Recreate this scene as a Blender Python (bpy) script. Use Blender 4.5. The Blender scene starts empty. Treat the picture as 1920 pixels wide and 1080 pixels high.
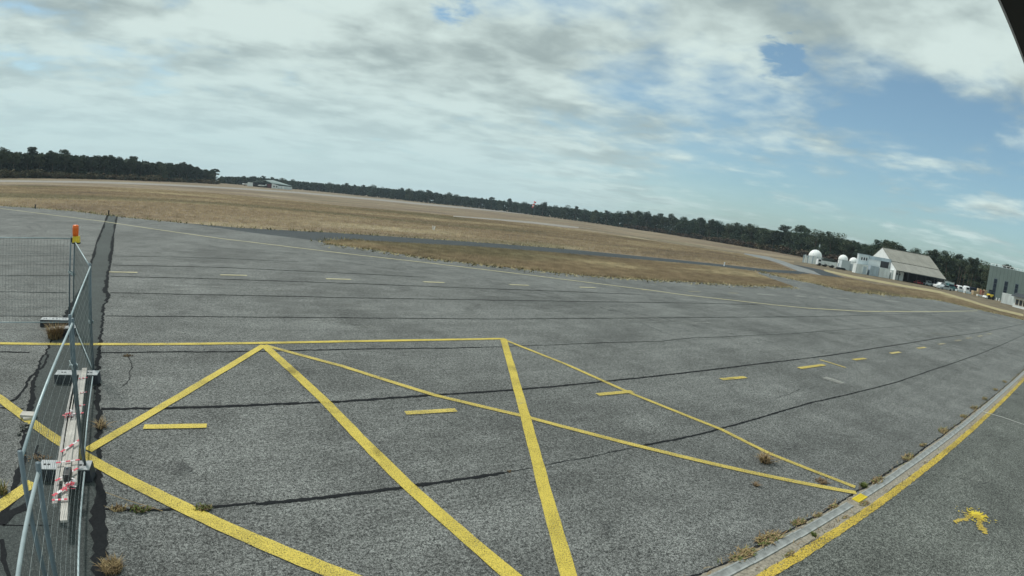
import bpy, math, random
import numpy as np
from mathutils import Vector, Matrix

random.seed(7)
rng = np.random.default_rng(7)
scene = bpy.context.scene
COL = scene.collection

# ------------------------------------------------------------------ camera
CAM_H = 3.4
L1, L3, L5 = 1.04583292, -0.174963601, 0.0974850254      # lens: angle = L1 r + L3 r^3 + L5 r^5
PITCH, ROLL, HEAD = -0.152593478, 0.121019706, 0.529998866
def _basis():
    cp, sp = math.cos(PITCH), math.sin(PITCH); cr, sr = math.cos(ROLL), math.sin(ROLL)
    base = np.array([[1, 0, 0], [0, 0, -1], [0, 1, 0]], float)
    rp = np.array([[1, 0, 0], [0, cp, -sp], [0, sp, cp]])
    rr = np.array([[cr, -sr, 0], [sr, cr, 0], [0, 0, 1]])
    c, s = math.cos(HEAD), math.sin(HEAD)
    m = np.array([[c, s, 0], [-s, c, 0], [0, 0, 1]])
    return m @ rp @ base @ rr
CAM_R = _basis()
cam_data = bpy.data.cameras.new('camera')
cam = bpy.data.objects.new('camera', cam_data); COL.objects.link(cam)
mw = Matrix([list(CAM_R[0]) + [0], list(CAM_R[1]) + [0], list(CAM_R[2]) + [CAM_H], [0, 0, 0, 1]])
cam.matrix_world = mw
cam_data.type = 'PANO'
cam_data.sensor_fit = 'HORIZONTAL'; cam_data.sensor_width = 36.0; cam_data.sensor_height = 20.25
cam_data.clip_start = 0.05; cam_data.clip_end = 20000
scene.render.engine = 'CYCLES'
_k = (0.0, -0.055124997, -0.00028219693, 6.575620094e-05, -2.17961781e-06)
for holder in (cam_data, getattr(cam_data, 'cycles', None)):
    try:
        holder.panorama_type = 'FISHEYE_LENS_POLYNOMIAL'
        holder.fisheye_fov = 3.0
        for i, v in enumerate(_k): setattr(holder, 'fisheye_polynomial_k%d' % i, v)
        break
    except Exception as ex:
        print('pano holder', ex)
scene.camera = cam

# ------------------------------------------------------------------ sun, sky, exposure
SUN_AZ = math.radians(-32.0)      # measured from +Y towards +X
SUN_EL = math.radians(56.0)
sun_data = bpy.data.lights.new('sun', 'SUN'); sun_data.energy = 2.9; sun_data.angle = math.radians(9)
sun_data.color = (1.0, 0.965, 0.90)
sun = bpy.data.objects.new('sun', sun_data); COL.objects.link(sun)
sd = Vector((math.sin(SUN_AZ) * math.cos(SUN_EL), math.cos(SUN_AZ) * math.cos(SUN_EL), math.sin(SUN_EL)))
sun.rotation_euler = sd.to_track_quat('Z', 'Y').to_euler(); sun.location = sd * 50
scene.view_settings.view_transform = 'Standard'; scene.view_settings.look = 'None'
scene.view_settings.gamma = 1.0; scene.view_settings.use_curve_mapping = False
scene.view_settings.exposure = 0.0

def nd(t, kind, **kw):
    n = t.nodes.new(kind)
    for k, v in kw.items():
        if k.startswith('i_'):
            n.inputs[k[2:].replace('_', ' ')].default_value = v
        else: setattr(n, k, v)
    return n
def math_(t, op, a, b=None, c=None, clamp=False):
    n = t.nodes.new('ShaderNodeMath'); n.operation = op; n.use_clamp = clamp
    for i, v in enumerate((a, b, c)):
        if v is None: continue
        if isinstance(v, (int, float)): n.inputs[i].default_value = v
        else: t.links.new(v, n.inputs[i])
    return n.outputs[0]
def mix_(t, f, a, b, blend='MIX'):
    n = t.nodes.new('ShaderNodeMix'); n.data_type = 'RGBA'; n.blend_type = blend
    for s, v in ((0, f), (6, a), (7, b)):
        if isinstance(v, (int, float)): n.inputs[s].default_value = v
        elif isinstance(v, tuple): n.inputs[s].default_value = (*v[:3], 1)
        else: t.links.new(v, n.inputs[s])
    return n.outputs[2]
def ramp_(t, f, lo, hi, a=0.0, b=1.0):
    n = t.nodes.new('ShaderNodeMapRange'); n.interpolation_type = 'SMOOTHSTEP'
    t.links.new(f, n.inputs[0])
    n.inputs[1].default_value = lo; n.inputs[2].default_value = hi
    n.inputs[3].default_value = a; n.inputs[4].default_value = b
    return n.outputs[0]
def noise_(t, vec, scale, detail=3.0, rough=0.55, dist=0.0):
    n = t.nodes.new('ShaderNodeTexNoise'); n.inputs['Scale'].default_value = scale
    n.inputs['Detail'].default_value = detail; n.inputs['Roughness'].default_value = rough
    n.inputs['Distortion'].default_value = dist
    if vec is not None: t.links.new(vec, n.inputs['Vector'])
    return n.outputs['Fac']
def vmul(t, vec, s, off=(0, 0, 0)):
    n = t.nodes.new('ShaderNodeMapping'); n.inputs['Scale'].default_value = s; n.inputs['Location'].default_value = off
    t.links.new(vec, n.inputs['Vector']); return n.outputs[0]

def pix_dir(px, py):
    u = (px - 960) / 1000.0; v = -(py - 540) / 1000.0
    r = math.hypot(u, v); th = L1 * r + L3 * r ** 3 + L5 * r ** 5; ph = math.atan2(v, u)
    return CAM_R @ np.array([math.sin(th) * math.cos(ph), math.sin(th) * math.sin(ph), -math.cos(th)])

def make_sky():
    w = bpy.data.worlds.new('World'); scene.world = w; w.use_nodes = True
    t = w.node_tree; t.nodes.clear()
    out = nd(t, 'ShaderNodeOutputWorld'); bg = nd(t, 'ShaderNodeBackground'); t.links.new(bg.outputs[0], out.inputs[0])
    sky = nd(t, 'ShaderNodeTexSky', sky_type='NISHITA'); sky.sun_disc = False
    sky.sun_elevation = SUN_EL; sky.sun_rotation = SUN_AZ; sky.altitude = 30; sky.air_density = 1.0; sky.dust_density = 1.4; sky.ozone_density = 1.2
    STR = 0.085
    bg.inputs['Strength'].default_value = STR
    tc = nd(t, 'ShaderNodeTexCoord'); d = tc.outputs['Generated']
    sep = nd(t, 'ShaderNodeSeparateXYZ'); t.links.new(d, sep.inputs[0])
    z = math_(t, 'MAXIMUM', sep.outputs[2], 0.0)
    zz = math_(t, 'ADD', z, 0.09)
    com = nd(t, 'ShaderNodeCombineXYZ')
    t.links.new(math_(t, 'DIVIDE', sep.outputs[0], zz), com.inputs[0])
    t.links.new(math_(t, 'DIVIDE', sep.outputs[1], zz), com.inputs[1])
    P = com.outputs[0]
    big = noise_(t, vmul(t, P, (0.55, 0.55, 1), (3.1, 1.7, 0)), 1.0, 3, 0.5)
    med = noise_(t, vmul(t, P, (1.5, 1.5, 1), (0.3, 5.2, 0)), 1.0, 6, 0.54, 0.15)
    fine = noise_(t, vmul(t, P, (4.2, 4.2, 1), (7.3, 2.2, 0)), 1.0, 6, 0.54, 0.2)
    # the broad gap in the cloud deck lies towards the right hand side, low over the horizon
    gd = pix_dir(1820, 360); gd = gd / np.linalg.norm(gd)
    dot = nd(t, 'ShaderNodeVectorMath', operation='DOT_PRODUCT'); t.links.new(d, dot.inputs[0]); dot.inputs[1].default_value = gd
    wob = math_(t, 'MULTIPLY', math_(t, 'SUBTRACT', med, 0.5), 0.30)
    gap = ramp_(t, math_(t, 'ADD', dot.outputs['Value'], wob), 0.62, 1.0)
    lowz = ramp_(t, math_(t, 'ADD', z, math_(t, 'MULTIPLY', wob, 0.25)), 0.37, 0.24)
    gap = math_(t, 'MULTIPLY', gap, lowz)
    cov = math_(t, 'ADD', math_(t, 'MULTIPLY', big, 0.45), math_(t, 'MULTIPLY', med, 0.62))
    cov = math_(t, 'ADD', cov, math_(t, 'MULTIPLY', fine, 0.22))
    cov = math_(t, 'SUBTRACT', cov, math_(t, 'MULTIPLY', gap, 0.215))
    for (hx, hy, c0, c1, am) in ((1465, 98, 0.9986, 1.0014, 0.33), (850, 24, 0.9988, 1.0016, 0.22)):     # small holes in the deck
        hd = pix_dir(hx, hy); hd = hd / np.linalg.norm(hd); dd_ = nd(t, 'ShaderNodeVectorMath', operation='DOT_PRODUCT'); t.links.new(d, dd_.inputs[0]); dd_.inputs[1].default_value = hd
        hm_ = ramp_(t, math_(t, 'ADD', dd_.outputs['Value'], math_(t, 'MULTIPLY', math_(t, 'SUBTRACT', noise_(t, vmul(t, P, (9, 9, 1), (2, 3, 0)), 1.0, 5, 0.6, 0.4), 0.5), 0.0045)), c0, c1)
        cov = math_(t, 'SUBTRACT', cov, math_(t, 'MULTIPLY', hm_, am))
    dens = ramp_(t, cov, 0.40, 0.62)
    # shade of the cloud underside
    sh = noise_(t, vmul(t, P, (1.15, 1.15, 1), (9.3, 4.4, 0)), 1.0, 5, 0.50, 0.1)
    sh2 = math_(t, 'ADD', math_(t, 'MULTIPLY', sh, 0.75), math_(t, 'MULTIPLY', fine, 0.3))
    shf = ramp_(t, sh2, 0.39, 0.63)
    k = 1.0 / STR
    c_dark = (0.345 * k, 0.430 * k, 0.432 * k); c_lite = (0.66 * k, 0.785 * k, 0.755 * k)
    ccol = mix_(t, shf, c_dark, c_lite)
    # thin pale veil, thicker towards the horizon
    veil = math_(t, 'MULTIPLY', ramp_(t, z, 0.30, 0.0), math_(t, 'SUBTRACT', 1.0, math_(t, 'MULTIPLY', gap, 0.84)))
    skyc = mix_(t, 1.0, sky.outputs[0], (0.96, 1.30, 1.34), 'MULTIPLY')
    c_veil = (0.560 * k, 0.730 * k, 0.745 * k)
    skyc = mix_(t, math_(t, 'ADD', math_(t, 'MULTIPLY', veil, 0.76), 0.15, clamp=True), skyc, c_veil)
    lowmix = ramp_(t, z, 0.30, 0.03)
    ccol = mix_(t, math_(t, 'MULTIPLY', math_(t, 'MULTIPLY', lowmix, 0.8), math_(t, 'SUBTRACT', 1.0, math_(t, 'MULTIPLY', gap, 0.7))), ccol, c_veil)
    dens = math_(t, 'MULTIPLY', dens, ramp_(t, z, 0.0, 0.12, 0.55, 1.0))
    res = mix_(t, dens, skyc, ccol)
    t.links.new(res, bg.inputs['Color'])
make_sky()

# ------------------------------------------------------------------ measuring helpers
def gp(px, py, z=0.0):
    """the point at height z that lies on the sight line of photo pixel (px, py)"""
    w = pix_dir(px, py); t = (z - CAM_H) / w[2]
    return Vector((w[0] * t, w[1] * t, z))
def at(px, py, D):
    w = pix_dir(px, py); t = D / math.hypot(w[0], w[1])
    return Vector((w[0] * t, w[1] * t, CAM_H + w[2] * t))
def hit(px, py, p0, n):
    w = Vector(pix_dir(px, py)); o = Vector((0, 0, CAM_H)); n = Vector(n)
    return o + w * ((Vector(p0) - o).dot(n) / w.dot(n))

# ------------------------------------------------------------------ mesh helpers
class MB:
    def __init__(s): s.v = []; s.f = []; s.m = []
    def add(s, vs, fs, m=0):
        b = len(s.v); s.v += [tuple(v) for v in vs]; s.f += [tuple(b + i for i in f) for f in fs]; s.m += [m] * len(fs)
        return s
    def box(s, c, size, R=None, m=0, taper=1.0):
        hx, hy, hz = size[0] / 2, size[1] / 2, size[2] / 2
        vs = []
        for z in (-1, 1):
            k = taper if z > 0 else 1.0
            for x, y in ((-1, -1), (1, -1), (1, 1), (-1, 1)):
                p = Vector((x * hx * k, y * hy * k, z * hz))
                if R is not None: p = R @ p
                vs.append(Vector(c) + p)
        s.add(vs, [(3, 2, 1, 0), (4, 5, 6, 7), (0, 1, 5, 4), (1, 2, 6, 5), (2, 3, 7, 6), (3, 0, 4, 7)], m); return s
    def tube(s, p0, p1, r0, r1=None, seg=8, m=0, caps=True):
        r1 = r0 if r1 is None else r1
        p0 = Vector(p0); p1 = Vector(p1); d = (p1 - p0).normalized()
        a = d.orthogonal().normalized(); b = d.cross(a)
        vs = []
        for p, r in ((p0, r0), (p1, r1)):
            for i in range(seg):
                an = 2 * math.pi * i / seg; vs.append(p + a * (math.cos(an) * r) + b * (math.sin(an) * r))
        fs = [(i, (i + 1) % seg, seg + (i + 1) % seg, seg + i) for i in range(seg)]
        if caps: fs += [tuple(range(seg - 1, -1, -1)), tuple(range(seg, 2 * seg))]
        s.add(vs, fs, m); return s
    def path(s, pts, r, seg=8, m=0):
        for a, b in zip(pts[:-1], pts[1:]): s.tube(a, b, r, r, seg, m)
        return s
    def lathe(s, c, prof, seg=16, m=0):
        c = Vector(c); vs = []
        for r, z in prof:
            for i in range(seg):
                an = 2 * math.pi * i / seg; vs.append(c + Vector((math.cos(an) * r, math.sin(an) * r, z)))
        fs = []
        for k in range(len(prof) - 1):
            for i in range(seg):
                j = (i + 1) % seg; fs.append((k * seg + i, k * seg + j, (k + 1) * seg + j, (k + 1) * seg + i))
        fs.append(tuple(range(seg - 1, -1, -1))); fs.append(tuple((len(prof) - 1) * seg + i for i in range(seg)))
        s.add(vs, fs, m); return s
    def prism(s, poly, z0, z1, m=0):
        n = len(poly); vs = [(p[0], p[1], z0) for p in poly] + [(p[0], p[1], z1) for p in poly]
        fs = [tuple(range(n - 1, -1, -1)), tuple(range(n, 2 * n))] + [(i, (i + 1) % n, n + (i + 1) % n, n + i) for i in range(n)]
        s.add(vs, fs, m); return s
    def slab(s, pts, thick, m=0):
        """a planar polygon given a thickness along its normal (downwards/behind)"""
        pts = [Vector(p) for p in pts]; n = (pts[1] - pts[0]).cross(pts[2] - pts[0]).normalized()
        k = len(pts); vs = pts + [p - n * thick for p in pts]
        fs = [tuple(range(k)), tuple(range(2 * k - 1, k - 1, -1))] + [(i, k + i, k + (i + 1) % k, (i + 1) % k) for i in range(k)]
        s.add(vs, fs, m); return s
    def build(s, name, mats, parent=None, smooth=False):
        me = bpy.data.meshes.new(name); me.from_pydata(s.v, [], s.f)
        if not isinstance(mats, (list, tuple)): mats = [mats]
        for mm in mats: me.materials.append(mm)
        if len(mats) > 1: me.polygons.foreach_set('material_index', s.m)
        if smooth: me.polygons.foreach_set('use_smooth', [True] * len(me.polygons))
        me.update()
        o = bpy.data.objects.new(name, me); COL.objects.link(o)
        if parent is not None: o.parent = parent
        return o

def fast_mesh(name, V, F, mat, parent=None):
    """V (n,3) float array, F (m,k) int array"""
    me = bpy.data.meshes.new(name); n, k = F.shape
    me.vertices.add(len(V)); me.vertices.foreach_set('co', V.astype(np.float32).ravel())
    me.loops.add(n * k); me.loops.foreach_set('vertex_index', F.astype(np.int32).ravel())
    me.polygons.add(n); me.polygons.foreach_set('loop_start', np.arange(0, n * k, k, dtype=np.int32))
    me.materials.append(mat); me.update(calc_edges=True)
    o = bpy.data.objects.new(name, me); COL.objects.link(o)
    if parent is not None: o.parent = parent
    return o

def empty(name, loc=(0, 0, 0), rz=0.0):
    o = bpy.data.objects.new(name, None); COL.objects.link(o); o.location = loc; o.rotation_euler = (0, 0, rz); o.empty_display_size = 0.2
    return o
def tag(o, label=None, cat=None, group=None, kind=None):
    if label: o['label'] = label
    if cat: o['category'] = cat
    if group: o['group'] = group
    if kind: o['kind'] = kind
    return o
def copy_tree(o, parent=None):
    c = o.copy(); COL.objects.link(c)
    if parent is not None: c.parent = parent
    for ch in o.children: copy_tree(ch, c)
    return c

# ------------------------------------------------------------------ materials
def newmat(name):
    m = bpy.data.materials.new(name); m.use_nodes = True; t = m.node_tree
    b = t.nodes['Principled BSDF']; return m, t, b
def worn(name, col, rough=0.6, metal=0.0, var=0.18, scale=4.0, spec=0.4, bump=0.0, coord='Object'):
    m, t, b = newmat(name)
    tc = nd(t, 'ShaderNodeTexCoord'); v = tc.outputs[coord]
    f = noise_(t, v, scale, 5, 0.6)
    g = noise_(t, v, scale * 9, 3, 0.6)
    s = math_(t, 'ADD', math_(t, 'MULTIPLY', ramp_(t, f, 0.3, 0.7), 0.7), math_(t, 'MULTIPLY', g, 0.3))
    lo = tuple(c * (1 - var) for c in col); hi = tuple(min(0.95, c * (1 + var * 0.8)) for c in col)
    t.links.new(mix_(t, s, lo, hi), b.inputs['Base Color'])
    b.inputs['Roughness'].default_value = rough; b.inputs['Metallic'].default_value = metal
    b.inputs['Specular IOR Level'].default_value = spec
    if bump:
        bp = nd(t, 'ShaderNodeBump'); bp.inputs['Strength'].default_value = bump; bp.inputs['Distance'].default_value = 0.01
        t.links.new(g, bp.inputs['Height']); t.links.new(bp.outputs[0], b.inputs['Normal'])
    return m
def corrugated(name, col, pitch=0.2, rough=0.5, axis=0, var=0.15):
    m, t, b = newmat(name)
    tc = nd(t, 'ShaderNodeTexCoord'); v = tc.outputs['Object']
    f = noise_(t, vmul(t, v, (1, 1, 0.25)), 1.2, 5, 0.65)
    lo = tuple(c * (1 - var) for c in col); hi = tuple(min(.95, c * (1 + var)) for c in col)
    t.links.new(mix_(t, ramp_(t, f, 0.3, 0.7), lo, hi), b.inputs['Base Color'])
    b.inputs['Roughness'].default_value = rough
    return m

def asphalt(name, dark, light, patch=0.35, tint=(1, 1, 1), streak=0.25, gscale=62.0):
    m, t, b = newmat(name)
    tc = nd(t, 'ShaderNodeTexCoord'); v = tc.outputs['Object']
    g1 = noise_(t, v, gscale, 3.0, 0.75)
    vor = nd(t, 'ShaderNodeTexVoronoi'); vor.inputs['Scale'].default_value = gscale * 0.9; t.links.new(v, vor.inputs['Vector'])
    vs = nd(t, 'ShaderNodeSeparateColor'); t.links.new(vor.outputs['Color'], vs.inputs[0])
    g2 = noise_(t, v, gscale * 0.32, 3.0, 0.6)
    grain = math_(t, 'ADD', math_(t, 'MULTIPLY', ramp_(t, g1, 0.36, 0.64), 0.55), math_(t, 'MULTIPLY', vs.outputs[0], 0.45))
    grain = math_(t, 'ADD', grain, math_(t, 'MULTIPLY', math_(t, 'SUBTRACT', g2, 0.5), 1.15))
    g4 = noise_(t, v, gscale * 0.12, 4.0, 0.65); grain = math_(t, 'ADD', grain, math_(t, 'MULTIPLY', math_(t, 'SUBTRACT', g4, 0.5), 0.50))
    grain = math_(t, 'POWER', math_(t, 'MAXIMUM', grain, 0.0), 1.55)
    col = mix_(t, math_(t, 'MINIMUM', grain, 1.0), dark, light)
    p1 = noise_(t, v, 0.22, 5, 0.6, 0.4); p2 = noise_(t, v, 1.1, 6, 0.65, 0.3)
    p = math_(t, 'ADD', math_(t, 'MULTIPLY', p1, 0.55), math_(t, 'MULTIPLY', p2, 0.45))
    pm = ramp_(t, p, 0.33, 0.67, 1 - patch, 1 + patch * 0.85)
    s1 = noise_(t, vmul(t, v, (0.16, 1.9, 1)), 1.0, 7, 0.72, 0.5)
    sm = ramp_(t, s1, 0.35, 0.70, 1 - streak * 0.6, 1 + streak)
    # thin rubbed dust scuffs
    sc = noise_(t, vmul(t, v, (0.9, 5.5, 1), (3, 7, 0)), 1.0, 6, 0.7, 0.6)
    scm = ramp_(t, sc, 0.62, 0.78, 0.0, 0.35)
    k = math_(t, 'ADD', math_(t, 'MULTIPLY', pm, sm), math_(t, 'MULTIPLY', scm, ramp_(t, p1, 0.45, 0.62)))
    st = noise_(t, v, 0.55, 7, 0.68, 0.9); k = math_(t, 'MULTIPLY', k, ramp_(t, st, 0.26, 0.42, 0.66, 1.0))
    ww_ = noise_(t, vmul(t, v, (0.35, 0.8, 1), (11, 5, 0)), 1.0, 7, 0.7, 0.8); k = math_(t, 'ADD', k, ramp_(t, ww_, 0.60, 0.74, 0.0, 0.42))
    cb = nd(t, 'ShaderNodeCombineColor')
    for i in range(3): t.links.new(math_(t, 'MULTIPLY', k, tint[i]), cb.inputs[i])
    col = mix_(t, 1.0, col, cb.outputs[0], 'MULTIPLY')
    t.links.new(col, b.inputs['Base Color'])
    b.inputs['Roughness'].default_value = 0.88; b.inputs['Specular IOR Level'].default_value = 0.3
    bp = nd(t, 'ShaderNodeBump'); bp.inputs['Strength'].default_value = 0.55; bp.inputs['Distance'].default_value = 0.006
    t.links.new(grain, bp.inputs['Height']); t.links.new(bp.outputs[0], b.inputs['Normal'])
    return m
M = {}
M['asphalt'] = asphalt('apron_asphalt', (0.008, 0.009, 0.009), (0.335, 0.344, 0.336), patch=0.31, tint=(0.99, 1.0, 0.985), streak=0.14, gscale=84.0)
M['asphalt_patch'] = asphalt('trench_asphalt', (0.030, 0.036, 0.036), (0.098, 0.112, 0.108), patch=0.18, streak=0.05, gscale=75)
M['asphalt_strip'] = asphalt('verge_asphalt', (0.008, 0.010, 0.009), (0.270, 0.285, 0.262), patch=0.30, streak=0.08, gscale=70)
M['asphalt_taxi'] = asphalt('taxiway_asphalt', (0.028, 0.034, 0.038), (0.062, 0.074, 0.080), patch=0.15, streak=0.12)
M['concrete_far'] = asphalt('runway_surface', (0.20, 0.185, 0.165), (0.31, 0.285, 0.255), patch=0.2, streak=0.2, gscale=20)
M['taxi_grey'] = asphalt('grey_taxiway', (0.16, 0.17, 0.17), (0.24, 0.25, 0.25), patch=0.15, streak=0.2, gscale=20)
def tar_mat():
    m, t, b = newmat('tar'); tc = nd(t, 'ShaderNodeTexCoord')
    f = noise_(t, tc.outputs['Object'], 30, 4, 0.6)
    t.links.new(mix_(t, f, (0.006, 0.007, 0.009), (0.030, 0.032, 0.034)), b.inputs['Base Color']); b.inputs['Roughness'].default_value = 0.9; b.inputs['Specular IOR Level'].default_value = 0.05
    return m
M['tar'] = tar_mat()
def paint(name, col, wear, dirt=0.35):
    m, t, b = newmat(name); tc = nd(t, 'ShaderNodeTexCoord'); v = tc.outputs['Object']
    g = noise_(t, v, 70, 3, 0.75); p = noise_(t, v, 1.3, 6, 0.7, 0.4)
    vor = nd(t, 'ShaderNodeTexVoronoi'); vor.inputs['Scale'].default_value = 60; t.links.new(v, vor.inputs['Vector'])
    a = math_(t, 'ADD', math_(t, 'MULTIPLY', g, 0.80), math_(t, 'MULTIPLY', p, 0.20))
    g3 = noise_(t, v, 210, 2, 0.6)
    a = math_(t, 'ADD', a, math_(t, 'MULTIPLY', math_(t, 'SUBTRACT', g3, 0.5), 0.25))
    al = ramp_(t, a, wear - 0.05, wear + 0.06)
    lo = tuple(c * (1 - dirt) for c in col)
    c1 = mix_(t, ramp_(t, p, 0.25, 0.55), tuple(c * (1 - dirt * .6) for c in col), col)
    c1 = mix_(t, math_(t, 'MULTIPLY', ramp_(t, noise_(t, v, 95, 3, 0.7), 0.46, 0.60), 0.55), c1, tuple(c * 0.45 for c in col))
    t.links.new(c1, b.inputs['Base Color']); b.inputs['Roughness'].default_value = 0.7
    t.links.new(al, b.inputs['Alpha'])
    return m
YEL = (0.62, 0.485, 0.075)
M['yellow'] = paint('yellow_paint', YEL, 0.435)
M['yellow_edge'] = paint('edge_line_paint', (0.62, 0.45, 0.06), 0.470)
M['yellow_thin'] = paint('thin_yellow_paint', (0.60, 0.47, 0.10), 0.455)
M['yellow_worn'] = paint('worn_yellow_paint', (0.62, 0.50, 0.17), 0.45)
M['yellow_curve'] = paint('taxi_line_paint', (0.60, 0.55, 0.33), 0.44)
M['yellow_faint'] = paint('faint_yellow_paint', (0.48, 0.42, 0.24), 0.50)
M['white_worn'] = paint('worn_white_paint', (0.55, 0.55, 0.50), 0.50)
M['white_line'] = paint('white_line_paint', (0.62, 0.63, 0.58), 0.42)
M['splash'] = paint('yellow_splash_paint', (0.72, 0.56, 0.03), 0.36, 0.2)

def grass_mat(name='dry_grass', blade=False):
    m, t, b = newmat(name)
    geo = nd(t, 'ShaderNodeNewGeometry'); v = geo.outputs['Position']
    a = noise_(t, vmul(t, v, (0.012, 0.030, 0)), 1.0, 5, 0.6, 0.6)
    c = noise_(t, vmul(t, v, (0.05, 0.11, 0), (4, 9, 0)), 1.0, 6, 0.62, 0.5)
    e = noise_(t, vmul(t, v, (0.9, 0.9, 0), (1, 2, 0)), 1.0, 5, 0.65)
    o1 = noise_(t, vmul(t, v, (0.02, 0.045, 0), (17, 3, 0)), 1.0, 4, 0.6, 0.4)
    straw = (0.345, 0.295, 0.202); gold = (0.240, 0.190, 0.130); brown = (0.162, 0.129, 0.100); olive = (0.132, 0.125, 0.080)
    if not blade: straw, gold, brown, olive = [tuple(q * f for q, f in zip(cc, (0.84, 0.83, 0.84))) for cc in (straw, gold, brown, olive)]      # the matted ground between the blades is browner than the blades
    k = math_(t, 'ADD', math_(t, 'MULTIPLY', a, 0.45), math_(t, 'MULTIPLY', c, 0.55))
    col = mix_(t, ramp_(t, k, 0.36, 0.50), brown, gold)
    col = mix_(t, ramp_(t, k, 0.49, 0.63), col, straw)
    col = mix_(t, math_(t, 'MULTIPLY', ramp_(t, o1, 0.52, 0.64), 0.6), col, olive)
    kk = ramp_(t, e, 0.3, 0.7, 0.72, 1.25)
    cb = nd(t, 'ShaderNodeCombineColor')
    for i in range(3): t.links.new(kk, cb.inputs[i])
    col = mix_(t, 1.0, col, cb.outputs[0], 'MULTIPLY')
    t.links.new(col, b.inputs['Base Color']); b.inputs['Roughness'].default_value = 0.95; b.inputs['Specular IOR Level'].default_value = 0.1
    if blade:      # thin dry blades let light through
        tr = nd(t, 'ShaderNodeBsdfTranslucent'); t.links.new(mix_(t, 1.0, col, (1.85, 1.82, 1.75), 'MULTIPLY'), tr.inputs[0])
        df = nd(t, 'ShaderNodeBsdfDiffuse'); t.links.new(mix_(t, 1.0, col, (1.55, 1.55, 1.55), 'MULTIPLY'), df.inputs[0])
        ms = nd(t, 'ShaderNodeMixShader'); ms.inputs[0].default_value = 0.5; t.links.new(df.outputs[0], ms.inputs[1]); t.links.new(tr.outputs[0], ms.inputs[2])
        t.links.new(ms.outputs[0], t.nodes['Material Output'].inputs[0])
    return m
M['grass'] = grass_mat()
M['grass_blade'] = grass_mat('dry_grass_blades', True)
def simple_var(name, cols, scale, rough=0.9, spec=0.2, objrand=0.0, transl=0.0):
    m, t, b = newmat(name)
    geo = nd(t, 'ShaderNodeNewGeometry'); f = noise_(t, geo.outputs['Position'], scale, 4, 0.65)
    if objrand:
        oi = nd(t, 'ShaderNodeObjectInfo')
        f = math_(t, 'ADD', f, math_(t, 'MULTIPLY', math_(t, 'SUBTRACT', oi.outputs['Random'], 0.5), objrand))
    col = mix_(t, ramp_(t, f, 0.33, 0.52), cols[0], cols[1])
    if len(cols) > 2: col = mix_(t, ramp_(t, f, 0.52, 0.70), col, cols[2])
    t.links.new(col, b.inputs['Base Color']); b.inputs['Roughness'].default_value = rough; b.inputs['Specular IOR Level'].default_value = spec
    return m
M['pine_leaf'] = simple_var('pine_needles', [(0.030, 0.044, 0.030), (0.050, 0.068, 0.042), (0.080, 0.094, 0.056)], 0.9, objrand=0.30)
M['leaf'] = simple_var('oak_leaves', [(0.032, 0.054, 0.036), (0.055, 0.080, 0.048), (0.092, 0.104, 0.060)], 0.7, objrand=0.38)
M['shrub_leaf'] = simple_var('shrub_leaves', [(0.050, 0.048, 0.030), (0.085, 0.078, 0.042), (0.13, 0.100, 0.060)], 0.6, objrand=0.5)
M['heath_leaf'] = simple_var('reddish_heath', [(0.045, 0.036, 0.028), (0.080, 0.058, 0.042), (0.10, 0.075, 0.05)], 0.6, objrand=0.5)
M['bark'] = simple_var('bark', [(0.06, 0.045, 0.035), (0.11, 0.085, 0.065)], 3.0)
M['weed_dry'] = simple_var('dry_weed', [(0.22, 0.155, 0.075), (0.34, 0.25, 0.13), (0.45, 0.36, 0.20)], 14)
M['weed_green'] = simple_var('green_weed', [(0.07, 0.10, 0.025), (0.13, 0.16, 0.05), (0.20, 0.20, 0.08)], 14)
M['weed_brown'] = simple_var('brown_weed', [(0.09, 0.06, 0.035), (0.18, 0.125, 0.075), (0.30, 0.22, 0.13)], 14)
M['verge'] = simple_var('pale_verge_grass', [(0.24, 0.21, 0.115), (0.33, 0.285, 0.16), (0.40, 0.35, 0.215)], 0.8)
M['yard_grass'] = simple_var('yard_grass', [(0.095, 0.078, 0.055), (0.150, 0.122, 0.080), (0.215, 0.180, 0.120)], 0.35)
M['sand'] = simple_var('gritty_sand', [(0.16, 0.145, 0.12), (0.26, 0.235, 0.19), (0.37, 0.34, 0.29)], 26)
M['galv'] = worn('galvanised_steel', (0.34, 0.41, 0.43), 0.5, 0.35, 0.2, 6)
M['galv_dark'] = worn('dark_steel', (0.135, 0.175, 0.20), 0.55, 0.3, 0.25, 6)
M['grate'] = worn('grating_steel', (0.29, 0.305, 0.30), 0.65, 0.1, 0.4, 9)
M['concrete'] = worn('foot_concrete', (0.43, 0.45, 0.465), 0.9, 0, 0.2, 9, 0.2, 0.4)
M['foot_shade'] = worn('foot_shaded_side', (0.050, 0.055, 0.066), 0.8, 0, 0.25, 9, 0.3)  # dark tone that puts the shade of the foot's sides into the colour
M['wire'] = worn('mesh_wire', (0.15, 0.185, 0.19), 0.5, 0.3, 0.2, 6)
M['hut_roof'] = worn('dark_felt_roof', (0.06, 0.068, 0.075), 0.9, 0, 0.2, 2, 0.1)
M['hole'] = worn('hole_dark', (0.02, 0.02, 0.022), 0.9, 0, 0.1, 9)
M['wood'] = worn('grey_plank', (0.40, 0.385, 0.37), 0.85, 0, 0.3, 3, 0.2, 0.3)
M['wood2'] = worn('pale_plank', (0.50, 0.475, 0.44), 0.85, 0, 0.28, 3, 0.2, 0.3)
M['tape_white'] = worn('tape_white', (0.72, 0.68, 0.70), 0.5, 0, 0.1, 20)
M['tape_red'] = worn('tape_red', (0.62, 0.05, 0.09), 0.5, 0, 0.2, 20)
M['orange'] = worn('orange_lens', (0.85, 0.16, 0.02), 0.3, 0, 0.15, 12)
M['yellow_plastic'] = worn('yellow_plastic', (0.80, 0.58, 0.05), 0.45, 0, 0.15, 12)
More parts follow.
